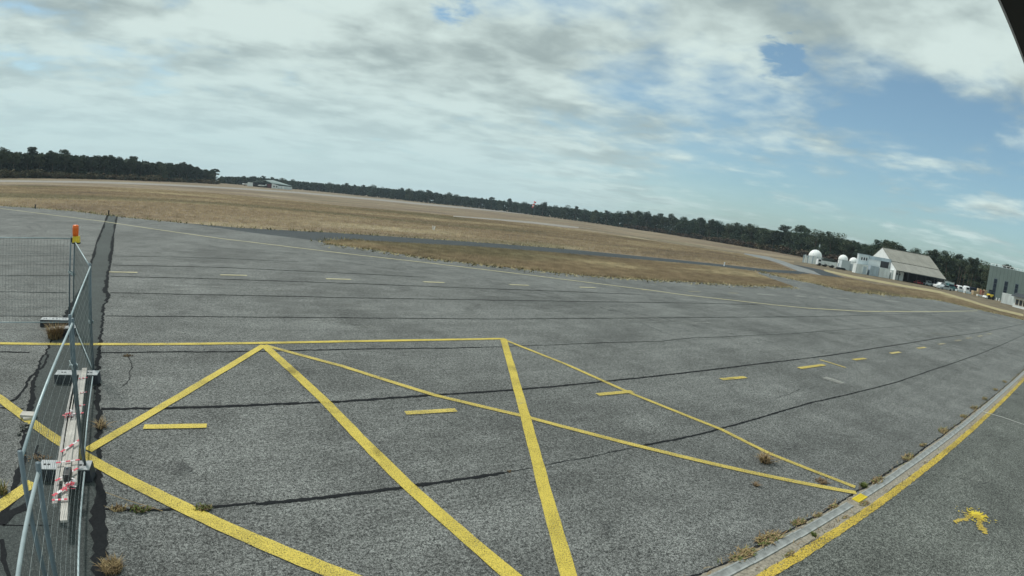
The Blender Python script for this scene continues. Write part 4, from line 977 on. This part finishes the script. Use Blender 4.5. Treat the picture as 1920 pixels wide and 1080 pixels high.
q = K0 + U * (Lh + 4.6) + Vv * (-.5); vehicle((q.x, q.y), HANG, 1.8, 1.4, 1.3, 'car_red', 'red vehicle beside the end shed', 'van', (.1, .9), YG)

# ------------------------------------------------------------------ green grey building, cabin and container at right
GX = 145.3
gb = empty('clad_building', (GX, 27.5, 0)); tag(gb, 'tall green grey clad building with narrow dark windows and roof rail', 'building')
def gy(px, py): p = hit(px, py, (GX, 0, 0), (1, 0, 0)); return p.y - 27.5, p.z
ytop = gy(1856, 497)[1]; YL = 0.15; YR = -15.0
for k in range(15):      # cladding panels, each a sheet with an open joint
    y0 = YL - k * (YL - YR) / 15; y1 = YL - (k + 1) * (YL - YR) / 15
    MB().box((.06, (y0 + y1) / 2, ytop / 2), (.1, (y0 - y1) - .03, ytop)).build('cladding_panel', M['green_wall'], gb)
MB().box((5.2, (YL + YR) / 2, ytop / 2 - .02), (10, YL - YR, ytop - .1)).build('hall', M['green_wall'], gb)
for (xa, xb, yt, yb) in [(1864.7, 1870.3, 523, 560), (1884.5, 1890.6, 528, 562), (1904.5, 1910, 533, 560)]:
    a_, zt = gy(xa, yt); b_, _ = gy(xb, yt); zt = gy((xa + xb) / 2, yt)[1]
    f = MB().box((-.01, (a_ + b_) / 2, zt / 2 + .1), (.08, a_ - b_ + .16, zt + .1)).build('window_frame', M['galv_dark'], gb)
    for j in range(4): MB().box((-.04, (a_ + b_) / 2, .35 + (j + .5) * (zt - .35) / 4), (.06, a_ - b_, (zt - .35) / 4 - .06)).build('pane', M['glass'], f)
for k in range(15):
    y = YL - .35 - k * 1.0
    MB().box((.3, y, ytop + .22), (.12, .10, .50)).build('rail_post', M['white_paint'], gb)
MB().box((.3, (YL + YR) / 2, ytop + .5), (.1, YL - YR, .09)).build('roof_rail', M['white_paint'], gb)
MB().box((.3, (YL + YR) / 2, ytop + .04), (.5, YL - YR + .1, .08)).build('parapet', M['palegrey'], gb)
c = at(1890.5, 566, 129); container(0, 0, 2.95, 2.4, 2.05, 'white_metal', 'white container right of the loader by the building corner', origin=(c.x, c.y, 0), ang=math.atan2(c.y, c.x) - math.pi / 2 - .1)
c = at(1921, 572, 121); hut = empty('hut', (c.x, c.y, 0), math.atan2(c.y, c.x) - math.pi / 2 - .35); tag(hut, 'small hut with an overhanging dark roof at the right edge', 'hut')
MB().box((0, 0, 1.0), (4.2, 3.2, 2.0)).build('wall', M['white_wall'], hut)
mb = MB(); mb.add([(-2.7, -2.2, 2.0), (2.7, -2.2, 2.0), (2.7, 2.2, 2.0), (-2.7, 2.2, 2.0), (-2.4, 0, 2.75), (2.7, 0, 2.75)], [(3, 2, 1, 0), (0, 1, 5, 4), (2, 3, 4, 5), (1, 2, 5), (3, 0, 4)]); mb.build('roof', M['hut_roof'], hut)
for x in (-1.2, -.3, .6): f = MB().box((x, -1.62, 1.05), (.75, .06, 1.1)).build('window', M['tan'], hut); MB().box((x, -1.65, 1.05), (.62, .06, .95)).build('pane', M['dark_in'], f)
for k in range(3):
    p = at(1868 + k * 5, 563.5 + k, 139); o = MB().lathe((0, 0, 0), [(.16, 0), (.12, .5), (.05, .62)], 10).build('white_drum', M['car_white']); o.location = (p.x, p.y, 0); tag(o, 'small white drum standing at the foot of the green grey building', 'drum', 'drums by the building')

# ------------------------------------------------------------------ far left hangar, aircraft
DL = 425.0
fl = at(470, 349, DL); fr = at(545, 355, DL)
ax = Vector((fr.x - fl.x, fr.y - fl.y, 0)); Wd = ax.length; ax.normalize(); bx = Vector((-ax.y, ax.x, 0)); FA = math.atan2(ax.y, ax.x)
fh = empty('far_hangar', (fl.x, fl.y, 0), FA); tag(fh, 'low wide hangar with teal roof far beyond the field', 'hangar')
def fx(px): return (at(px, 350, DL) - Vector((fl.x, fl.y, 0))).dot(ax)
xa, xb, xc, xd, xe = fx(474), fx(496), fx(509), fx(522), fx(548)
mb = MB(); d = 16
mb.add([(xa, -.6, 3.4), (xc + 1.0, -.6, 3.2), (xb, -.6, 5.6), (xa, d, 3.4), (xe, d, 3.2), (xb + 8, d, 6.0)], [(0, 1, 2)])
mb.v = []; mb.f = []; mb.m = []
mb.slab([(xa - .4, -.8, 3.3), (xb, -.8, 5.4), (xb + 6, d, 6.2), (xa + 3, d, 4.2)][::-1], .25); mb.slab([(xb, -.8, 5.4), (xc + .3, -.8, 3.6), (xe, d * .5, 2.9), (xb + 6, d, 6.2)][::-1], .25)
mb.build('roof', M['teal_roof'], fh)
MB().box(((xa + xc) / 2, 8, 1.6), (xc - xa, .3, 3.2)).build('back_wall', M['dark_in'], fh)
MB().box((xa - 2.2, 2, 1.5), (4.2, 4, 3.0), None, 0, .9).build('side_wing', M['white_wall'], fh)
mb = MB(); mb.add([(xc, -.5, 0), (xd, -.5, 0), (xd, -.5, 2.5), (xc, -.5, 3.7), (xc, 3, 0), (xd, 3, 0), (xd, 3, 2.5), (xc, 3, 3.7)], [(0, 1, 2, 3), (7, 6, 5, 4), (0, 4, 5, 1), (1, 5, 6, 2), (2, 6, 7, 3), (3, 7, 4, 0)]); mb.build('front_wall', M['white_wall'], fh)
for px in (513.5, 518.5): MB().box((fx(px), -.55, 1.5), (.9, .1, 1.1)).build('window', M['glass'], fh)
MB().box(((xb + xc) / 2 + 1.2, -.2, 1.6), ((xc - xb) * .75, .2, 3.0)).build('sliding_door', M['red_dark'], fh)
MB().box(((xd + xe) / 2, 2, 1.2), (xe - xd, .3, 2.3)).build('side_wall', M['palegrey'], fh)
for px in (525, 531): MB().box((fx(px), 1.5, 1.1), (1.4, .6, 1.9)).build('door', M['white_paint'], fh)
def plane(px, py, D, L, label):
    p = at(px, py, D); e = empty('light_aircraft', (p.x, p.y, 0), FA + .2); tag(e, label, 'aircraft', 'white aircraft by the far hangar')
    mb = MB(); secs = [(-.5, .1, 1.3), (-.35, .45, 1.25), (-.1, .62, 1.3), (.15, .5, 1.35), (.48, .12, 1.6)]; vs = []; n = 10
    for sx, r, z in secs:
        for i in range(n): an = 2 * math.pi * i / n; vs.append((sx * L, math.cos(an) * r, z + math.sin(an) * r))
    mb.add(vs, [(k * n + i, k * n + (i + 1) % n, (k + 1) * n + (i + 1) % n, (k + 1) * n + i) for k in range(4) for i in range(n)] + [tuple(range(n - 1, -1, -1)), tuple(4 * n + i for i in range(n))])
    mb.build('fuselage', M['car_white'], e, True)
    MB().box((-.12 * L, 0, 1.85), (1.3, L * 1.25, .12)).build('wing', M['car_white'], e); MB().box((.45 * L, 0, 2.1), (.9, .08, 1.3), None, 0, .6).build('tail_fin', M['car_white'], e); MB().box((.46 * L, 0, 1.65), (.7, 2.4, .08)).build('tailplane', M['car_white'], e)
    for sy in (-.9, .9): MB().tube((-.1 * L, sy, .3), (-.1 * L, sy * .85, .3), .3, seg=10).build('wheel', M['tyre'], e)
plane(491, 350, DL - 2, 6.5, 'white light aircraft standing in the mouth of the far hangar')
plane(460, 349, DL + 5, 5.5, 'white light aircraft parked left of the far hangar')

# ------------------------------------------------------------------ windsock and small field furniture
DW = 330.0
wb = at(1001, 400, DW); wt = at(1001.5, 377.5, DW)
ws = empty('windsock', (wb.x, wb.y, 0)); tag(ws, 'red and white windsock hanging limp on its mast in front of the trees', 'windsock')
MB().tube((0, 0, 0), (0, 0, wt.z), .09, .06).build('mast', M['galv_dark'], ws); dvx = Vector((wb.y, -wb.x, 0)).normalized()
MB().tube(Vector((0, 0, wt.z - .15)), Vector((0, 0, wt.z - .15)) - dvx * .5, .04).build('arm', M['galv_dark'], ws)
p0 = Vector((0, 0, wt.z - .2)) - dvx * .12; p1 = p0 - dvx * 1.25 + Vector((0, 0, -4.1))
for k in range(5):
    a_ = p0.lerp(p1, k / 5); b_ = p0.lerp(p1, (k + 1) / 5 - .001); MB().tube(a_, b_, (.80 - k * .07), (.80 - (k + 1) * .07), 12).build('sock_band', M['sock_red'] if k % 2 == 0 else M['sock_white'], ws, True)
c = gp(813, 432); mk = empty('marker_board', (c.x, c.y, 0)); tag(mk, 'pair of short white marker posts in the dry grass', 'marker')
sv_ = Vector((c.y, -c.x, 0)).normalized()
for s in (-.09, .09): MB().box(sv_ * s + Vector((0, 0, .27)), (.07, .07, .5), Matrix.Rotation(.15 * (1 if s > 0 else -1), 3, 'Y')).build('post', M['white_paint'], mk)
for (px, py, hgt, m, lb) in [(66, 391, .35, 'black_plastic', 'short dark peg at the apron edge left of the trench'), (204, 404, .4, 'tyre', 'thin dark peg at the far end of the trench'), (1358, 498.5, .45, 'white_paint', 'small white marker on the edge of the taxiway'), (697, 372, .8, 'white_paint', 'tiny white marker beside the far runway')]:
    c = gp(px, py); o = MB().box((0, 0, hgt / 2), (.10, .10, hgt), None, 0, .7); o.box((0, 0, hgt * .9), (.14, .14, .06)); o = o.build('edge_marker', M[m]); o.location = (c.x, c.y, 0); tag(o, lb, 'marker')
c = at(1535, 470, 165); an = empty('antenna_mast', (c.x, c.y, 0)); tag(an, 'thin antenna mast standing behind the largest dome', 'antenna')
MB().tube((0, 0, 0), (.15, 0, 6.2), .07, .04).build('mast', M['galv_dark'], an); MB().box((.15, 0, 5.2), (.3, .3, .8)).build('head', M['galv'], an)
for k, (px, D) in enumerate([(1795, 150), (1806, 152)]):
    c = at(px, 530, D); pl = empty('pole', (c.x, c.y, 0)); tag(pl, ['left thin wooden pole rising behind the caravans', 'right thin wooden pole rising behind the caravans'][k], 'pole')
    MB().tube((0, 0, 0), (0, 0, 6.0 - k * .8), .08, .06).build('shaft', M['bark'], pl); MB().box((0, 0, 5.6 - k * .8), (.5, .08, .08)).build('crossbar', M['bark'], pl)

# ------------------------------------------------------------------ trees
def cards(C, R, n, size, flat=1.0, seed=0, power=0.45):
    """n leaf cards spread through ellipsoids with centres C (k,3) and radii R (k,3)"""
    r = np.random.default_rng(seed); k = len(C); idx = r.integers(0, k, n)
    d = r.normal(size=(n, 3)); d /= np.linalg.norm(d, axis=1)[:, None]
    rad = r.random(n) ** power
    P_ = C[idx] + d * R[idx] * rad[:, None]
    a = r.normal(size=(n, 3)); a[:, 2] *= flat; a /= np.linalg.norm(a, axis=1)[:, None]
    b = np.cross(a, r.normal(size=(n, 3))); b /= np.linalg.norm(b, axis=1)[:, None]
    s = size * (0.55 + 0.9 * r.random(n))[:, None]
    V = np.stack([P_ - a * s, P_ - b * s * .55 + a * s * .1, P_ + a * s, P_ + b * s * .55 - a * s * .1], 1).reshape(-1, 3)
    F = np.arange(4 * n).reshape(-1, 4)
    return V, F
def crown_pine(H, seed):
    r = np.random.default_rng(seed); k = 26
    z = H * (0.52 + 0.46 * r.random(k)); w = H * .155 * (1.05 - 0.75 * np.abs((z / H - .70) / .36) ** 1.6).clip(.12)
    a = r.random(k) * 6.283; C = np.stack([np.cos(a) * w * r.random(k) ** .5, np.sin(a) * w * r.random(k) ** .5, z], 1)
    R = np.stack([.090 * H * (.7 + .6 * r.random(k))] * 3, 1); R[:, 2] *= .6
    return cards(C, R, 3000, .018 * H, .6, seed, .3)
def crown_round(H, seed, lo=.10, wide=.27):
    r = np.random.default_rng(seed); k = 26
    t = r.random(k); z = H * (lo + (0.96 - lo) * t); w = H * wide * np.sqrt(np.clip(1 - ((t - .35) / .66) ** 2, .03, 1))
    a = r.random(k) * 6.283; q = r.random(k) ** .4; C = np.stack([np.cos(a) * w * q, np.sin(a) * w * q, z], 1)
    R = np.stack([.140 * H * (.6 + .7 * r.random(k))] * 3, 1); R[:, 2] *= .72
    return cards(C, R, 4200, .019 * H, .8, seed, .28)
def trunk_mb(H, r0, seed, limbs=5, top=.9):
    rs = random.Random(seed); mb = MB(); p = Vector((0, 0, -.2)); x = y = 0
    n = 5; pts = []
    for i in range(n + 1): pts.append(Vector((x, y, -.2 + H * top * i / n))); x += rs.uniform(-.02, .02) * H; y += rs.uniform(-.02, .02) * H
    for i in range(n): mb.tube(pts[i], pts[i + 1], r0 * (1 - i / (n + 1)), r0 * (1 - (i + 1) / (n + 1)), 7)
    for i in range(limbs):
        f = rs.uniform(.45, .9); b = pts[0].lerp(pts[-1], f); a = rs.uniform(0, 6.28); mb.tube(b, b + Vector((math.cos(a), math.sin(a), .55)) * H * .13, r0 * .3, r0 * .1, 5)
    return mb
PROTO = {}
def make_tree(kind, seed, H, leaf):
    V, F = (crown_pine(H, seed) if kind == 'pine_tree' else crown_round(H, seed))
    e = empty(kind, (0, 0, -500)); c = fast_mesh('crown', V, F, M[leaf], e); t = trunk_mb(H, H * .016 if kind == 'pine_tree' else H * .02, seed).build('trunk', M['bark'], e)
    return e
H0 = 14.0
PR = {'pine_tree': [make_tree('pine_tree', 100 + i, H0, 'pine_leaf') for i in range(6)], 'broadleaf_tree': [make_tree('broadleaf_tree', 200 + i, H0, 'leaf') for i in range(6)]}
used = set()
def put_tree(kind, x, y, H, label, group, rs, wide=1.0):
    i = rs.randrange(6); pr = PR[kind][i]
    if (kind, i) not in used: e = pr; used.add((kind, i))
    else: e = copy_tree(pr)
    s = H / H0; e.location = (x, y, 0); e.rotation_euler = (0, 0, rs.uniform(0, 6.28)); k = rs.uniform(.9, 1.15) * wide; e.scale = (s * k, s * k, s)
    tag(e, label, 'tree', group); return e
def interp(tab, x):
    for (a, *va), (b, *vb) in zip(tab[:-1], tab[1:]):
        if a <= x <= b:
            f = (x - a) / (b - a); return [p + (q - p) * f for p, q in zip(va, vb)]
    return list(tab[-1][1:] if x > tab[-1][0] else tab[0][1:])
# skyline of the woods: photo column, skyline row, distance
SKY_L = [(-80, 275, 205), (0, 279, 215), (40, 280, 222), (90, 282, 228), (100, 279, 230), (150, 286, 240), (200, 289, 255), (250, 296, 272), (300, 302, 300), (340, 303, 330), (365, 308, 345), (380, 316, 360), (400, 316, 372)]
SKY_M = [(415, 330, 480), (480, 329, 520), (560, 337, 560), (640, 343, 580), (700, 347, 560), (780, 353, 540), (805, 355, 520), (860, 364, 560), (940, 372, 560), (1000, 379, 520), (1060, 384, 500), (1120, 393, 470), (1180, 394, 430)]
SKY_R = [(1180, 394, 430), (1247, 400, 395), (1300, 409, 360), (1376, 417, 320), (1405, 415, 300), (1450, 424, 285), (1510, 428, 262), (1545, 435, 245), (1606, 443, 232), (1627, 457, 225), (1652, 446, 222), (1698, 455, 214), (1709, 468, 210), (1746, 463, 205), (1785, 470, 200), (1817, 483, 196), (1837, 494, 192), (1851, 487, 190), (1874, 491, 186), (1906, 502, 182), (1960, 512, 178), (2060, 540, 170)]
rs = random.Random(21)
def row(tab, x0, x1, step, depth, kind_w, label, group, hfac=1.0, wide=1.0, jit=.10):
    x = x0
    while x < x1:
        y, D = interp(tab, x); D2 = D + depth + rs.uniform(-3, 4); p = at(x, y, D2)
        H = max(5.0, p.z) * hfac * rs.choice((rs.uniform(1 - jit * 2, 1 - jit), rs.uniform(1 - jit, 1 + jit * .6), rs.uniform(1 - jit, 1 + jit * .6)))
        kind = 'pine_tree' if rs.random() < kind_w else 'broadleaf_tree'
        where = next(w for lim, w in label['where'] if x < lim)
        back = ', second row' if depth > 5 else ''
        put_tree(kind, p.x, p.y, H, label[kind] + ' ' + where + back, group[kind], rs, wide)
        x += step(D) * rs.uniform(.75, 1.25)
pxm = lambda w: (lambda D: w / D * 1050)
lab_l = {'pine_tree': 'tall dark pine of the left wood', 'broadleaf_tree': 'dark leafy tree of the left wood', 'where': [(60, 'at the left edge'), (150, 'above the warning lamp'), (260, 'above the trench end'), (340, 'right of the trench end'), (999, 'close to the lone flat topped pine')]}
grp_l = {'pine_tree': 'pines of the left wood', 'broadleaf_tree': 'leafy trees of the left wood'}
row(SKY_L, -70, 398, pxm(5.2), 0, .93, lab_l, grp_l, 1.0, 1.25); row(SKY_L, -70, 402, pxm(6.0), 9, .95, lab_l, grp_l, 1.02, 1.25)
lab_m = {'pine_tree': 'pine of the distant bluish treeline', 'broadleaf_tree': 'round tree of the distant bluish treeline', 'where': [(460, 'left of the far hangar'), (560, 'behind the far hangar'), (700, 'right of the far hangar'), (850, 'midway from far hangar to windsock'), (960, 'just left of the windsock'), (1040, 'behind the windsock'), (1110, 'just right of the windsock'), (9999, 'where the treeline starts to rise')]}
grp_m = {'pine_tree': 'pines of the distant treeline', 'broadleaf_tree': 'round trees of the distant treeline'}
row(SKY_M, 416, 1178, pxm(9.0), 0, .25, lab_m, grp_m, 1.0, 1.2)
lab_r = {'pine_tree': 'pine of the right wood', 'broadleaf_tree': 'round tree of the right wood', 'where': [(1270, 'farthest from the white domes'), (1390, 'well left of the white domes'), (1500, 'just left of the largest dome'), (1610, 'behind the white domes'), (1710, 'behind the hangar roof'), (1780, 'behind the lower end of the hangar'), (1845, 'between hangar and green grey building'), (9999, 'behind the green grey building')]}
grp_r = {'pine_tree': 'pines of the right wood', 'broadleaf_tree': 'round trees of the right wood'}
row(SKY_R, 1182, 1960, pxm(6.0), 0, .22, lab_r, grp_r, 1.0, 1.12, .10); row(SKY_R, 1182, 1960, pxm(7.5), 10, .35, lab_r, grp_r, 1.02, 1.15, .10)
# the lone flat-topped pine at the end of the left wood
lp = at(403, 316, 350); HL = lp.z
lone = empty('pine_tree', (lp.x, lp.y, 0)); tag(lone, 'lone flat topped pine leaning out at the end of the left wood', 'tree')
C = np.array([(-1.2, 0, .90), (.3, 0, .94), (1.5, .3, .92), (2.3, -.2, .84), (.8, .4, .82), (-.3, -.3, .78), (2.0, .2, .66), (-1.0, 0, .72)]) * np.array([1, 1, HL]); R = np.array([(1.1, 1.1, .5)] * 8)
V, F = cards(C, R, 700, .34, .5, 5); fast_mesh('crown', V, F, M['pine_leaf'], lone); t_ = trunk_mb(HL, .22, 5, 7).build('trunk', M['bark'], lone); lone.rotation_euler = (0, 0, math.atan2(lp.y, lp.x) - math.pi / 2)
for px, py in ((404, 331), (411, 333), (398, 326)):
    p = at(px, py, 372); put_tree('broadleaf_tree', p.x, p.y, p.z, 'low round tree behind the trunk of the lone flat topped pine', 'low trees behind the lone pine', rs, 1.5)
# tall thin pair of trees left of the clad building
for px, py in ((1822, 484), (1830, 483)):
    p = at(px, py, 185); put_tree('pine_tree', p.x, p.y, p.z, 'tall thin open crowned tree rising beside the green grey building', 'thin open trees by the green grey building', rs, .75)

# the depth of the woods behind the front trees, and the undergrowth along their feet
def mass(name, tab, x0, x1, n, d0, d1, hlo, hhi, size, mat, label, cat, seed):
    r = np.random.default_rng(seed); out = []
    for i in range(n):
        x = r.uniform(x0, x1); y, D = interp(tab, x); p = at(x, y, D); k = (D + r.uniform(d0, d1)) / D; H = p.z
        out.append((p.x * k, p.y * k, max(.15, H * (hlo + (hhi - hlo) * r.random() ** .8))))
    C = np.array(out); V, F = cards(C, np.full((n, 3), .9), n * 1, size, .8, seed)
    o = fast_mesh(name, V, F, M[mat]); tag(o, label, cat, kind='stuff'); return o
mass('wood', SKY_L, -80, 404, 30000, 4, 22, .02, .82, 1.0, 'pine_leaf', 'shaded depth of the left pine wood', 'wood', 31)
mass('wood', SKY_M, 414, 1182, 26000, 6, 34, .02, .78, 1.3, 'leaf', 'closed canopy of the distant wood across the airfield', 'wood', 32)
mass('wood', SKY_R, 1180, 1990, 40000, 6, 22, .02, .80, .9, 'leaf', 'closed canopy of the right wood behind the buildings', 'wood', 33)
def shrub_proto(seed, mat):
    r = np.random.default_rng(seed); k = 9; C = np.stack([r.normal(0, .55, k), r.normal(0, .55, k), .35 + .75 * r.random(k)], 1); R = np.full((k, 3), .5) * (.6 + .6 * r.random((k, 1)))
    V, F = cards(C, R, 420, .15, .8, seed); V[:, 2] = np.maximum(V[:, 2], 0); o = fast_mesh('shrub', V, F, M[mat]); o.location = (0, 0, -500); return o
SP = [shrub_proto(300 + i, 'shrub_leaf') for i in range(3)] + [shrub_proto(310 + i, 'heath_leaf') for i in range(3)]
su = set()
SHW = [(90, 'at the left edge'), (180, 'above the warning lamp'), (280, 'above the trench end'), (600, 'near the lone flat topped pine'), (1260, 'farthest from the domes'), (1330, 'midway between windsock and domes'), (1420, 'well left of the domes'), (1500, 'just left of the largest dome'), (9999, 'behind the domes')]
def shrubs(tab, x0, x1, w, hmin, hmax, dd, label, group, ks):
    x = x0
    while x < x1:
        y, D = interp(tab, x); D2 = D - dd + rs.uniform(-2, 2); p = at(x, 400, D2); k = rs.choice(ks); o = SP[k]
        if k in su: o = o.copy(); COL.objects.link(o)
        su.add(k); h = rs.uniform(hmin, hmax); o.location = (p.x, p.y, 0); o.rotation_euler = (0, 0, rs.uniform(0, 6)); o.scale = (h * rs.uniform(.9, 1.6), h * 1.2, h * .8); where = next(w for lim, w in SHW if x < lim); tag(o, label + ' ' + where, 'shrub', group)
        x += w / D * 1050 * rs.uniform(.6, 1.3)
shrubs(SKY_L, -70, 410, 4.0, 1.6, 3.0, 6, 'olive shrub at the foot of the left pine wood', 'shrubs under the left wood', (0, 1, 2))
shrubs(SKY_R, 1182, 1620, 4.0, 1.8, 3.4, 7, 'reddish brown shrub at the foot of the right wood', 'shrubs under the right wood', (3, 4, 5, 0))

# ------------------------------------------------------------------ grass standing on the field and the island
def in_poly(X, Y, poly):
    ins = np.zeros(len(X), bool); n = len(poly); j = n - 1
    for i in range(n):
        xi, yi = poly[i]; xj, yj = poly[j]
        c = ((yi > Y) != (yj > Y)) & (X < (xj - xi) * (Y - yi) / (yj - yi + 1e-12) + xi); ins ^= c; j = i
    return ins
hard = [apron_poly] + [[(v.co.x, v.co.y) for v in o.data.vertices] for o in (taxi, dk, ry, r1, trk)]
def tufts(name, region, n, hlo, hhi, mat, label, seed, blades_n=3, w=.020):
    r = np.random.default_rng(seed); reg = np.array(region); lo = reg.min(0); hi = reg.max(0)
    X = r.uniform(lo[0], hi[0], n); Y = r.uniform(lo[1], hi[1], n); ok = in_poly(X, Y, region)
    for hp in hard: ok &= ~in_poly(X, Y, hp)
    X = X[ok]; Y = Y[ok]; Vs = []
    D = np.hypot(X, Y); sc_ = np.clip(D / 60, .6, 1.8)
    for b in range(blades_n):
        m = len(X); a = r.random(m) * 6.283; h = r.uniform(hlo, hhi, m) * np.clip(1.25 - D / 200, .25, 1); ww = w * sc_ * (.6 + .8 * r.random(m)); ln = h * r.uniform(.1, .8, m); bx = X + r.normal(0, .08, m); by = Y + r.normal(0, .08, m); d = r.random(m) * 6.283
        Vs.append(np.stack([np.stack([bx - np.cos(a) * ww, by - np.sin(a) * ww, np.full(m, -.016)], 1), np.stack([bx + np.cos(a) * ww, by + np.sin(a) * ww, np.full(m, -.016)], 1), np.stack([bx + np.cos(d) * ln, by + np.sin(d) * ln, h], 1)], 1).reshape(-1, 3))
    V = np.concatenate(Vs); F = np.arange(len(V)).reshape(-1, 3); o = fast_mesh(name, V, F, M[mat]); tag(o, label, 'grass', kind='stuff'); return o
isl = P((603, 455), (640, 450), (760, 456.5), (900, 464.5), (1060, 476.5), (1200, 488), (1290, 495.5), (1357, 502), (1410, 509), (1443, 523), (1487, 538), (1400, 535), (1300, 529), (1200, 523), (1100, 517), (1000, 507), (900, 496), (800, 484), (700, 468))
tufts('island_grass', isl, 150000, .03, .16, 'grass_blade', 'brown dry grass on the island between apron and taxiway', 41)
fld = P((-60, 384), (66, 389), (200, 403), (330, 416), (450, 426), (640, 436), (860, 451), (1060, 466), (1280, 487), (1440, 504), (1490, 508), (1440, 488), (1390, 476), (1280, 460), (1060, 428), (860, 405.5), (640, 386), (400, 362), (200, 351), (-60, 349))
tufts('field_grass', fld, 230000, .03, .19, 'grass_blade', 'dry golden grass standing on the wide airfield', 42)
br = P((1430, 509), (1491, 525), (1587, 546), (1686, 555), (1795, 571), (1919, 600), (1919, 592), (1868, 580), (1760, 550), (1640, 533), (1590, 522), (1500, 513))
tufts('verge_grass', br, 60000, .03, .15, 'grass_blade', 'brown grass strip between the apron and the yard', 43)
# pale grass fringe creeping over the apron edge
def fringe(pts, seed, w=.5, n_per_m=26, h=(.05, .22)):
    r = np.random.default_rng(seed); pts = [Vector(p) for p in pts]; Vs = []
    for a, b in zip(pts[:-1], pts[1:]):
        L = (b - a).length; n = max(2, int(L * n_per_m)); t = r.random(n); nrm = Vector((-(b - a).y, (b - a).x)).normalized()
        off = r.normal(0, w, n); X = a.x + (b.x - a.x) * t + nrm.x * off; Y = a.y + (b.y - a.y) * t + nrm.y * off; h_ = r.uniform(*h, n); an = r.random(n) * 6.283; ww = .03 + .05 * r.random(n)
        Vs.append(np.stack([np.stack([X - np.cos(an) * ww, Y - np.sin(an) * ww, np.zeros(n)], 1), np.stack([X + np.cos(an) * ww, Y + np.sin(an) * ww, np.zeros(n)], 1), np.stack([X + r.normal(0, .12, n), Y + r.normal(0, .12, n), h_], 1)], 1).reshape(-1, 3))
    return np.concatenate(Vs)
fr = np.concatenate([fringe(P((612, 457), (700, 468), (800, 484), (900, 496), (1000, 507), (1100, 517), (1200, 523), (1300, 529), (1400, 535), (1487, 538)), 51, .55, 60, (.03, .13)), fringe(P((603, 455), (640, 450), (700, 453.5)), 52), fringe(P((0, 386), (66, 390), (150, 397), (200, 404), (300, 414), (345, 418)), 53, .3, 16),
                     fringe(P((1427, 509), (1451, 516), (1491, 525), (1539, 534), (1587, 546), (1640, 551), (1686, 555), (1750, 561), (1795, 571), (1836, 581), (1877, 590), (1919, 600)), 54, .7, 30, (.05, .25)), fringe(P((345, 418), (450, 427), (640, 437), (860, 452), (1060, 467)), 55, .25, 10)])
o = fast_mesh('grass_fringe', fr, np.arange(len(fr)).reshape(-1, 3), M['verge']); tag(o, 'pale dry grass fringe creeping along the apron edges', 'grass', kind='stuff')

# ------------------------------------------------------------------ the air between
hz = MB().box((0, 0, 21.0), (3300, 3300, 44.0)).build('haze', bpy.data.materials.new('haze_air')); tag(hz, kind='stuff', label='pale summer haze over the airfield', cat='haze')
hm = hz.data.materials[0]; hm.use_nodes = True; ht = hm.node_tree; ht.nodes.clear()
ho = nd(ht, 'ShaderNodeOutputMaterial'); hv = nd(ht, 'ShaderNodeVolumePrincipled'); ht.links.new(hv.outputs[0], ho.inputs['Volume'])
hv.inputs['Color'].default_value = (0.70, 0.86, 1.0, 1); hv.inputs['Density'].default_value = 0.00019; hv.inputs['Anisotropy'].default_value = 0.2
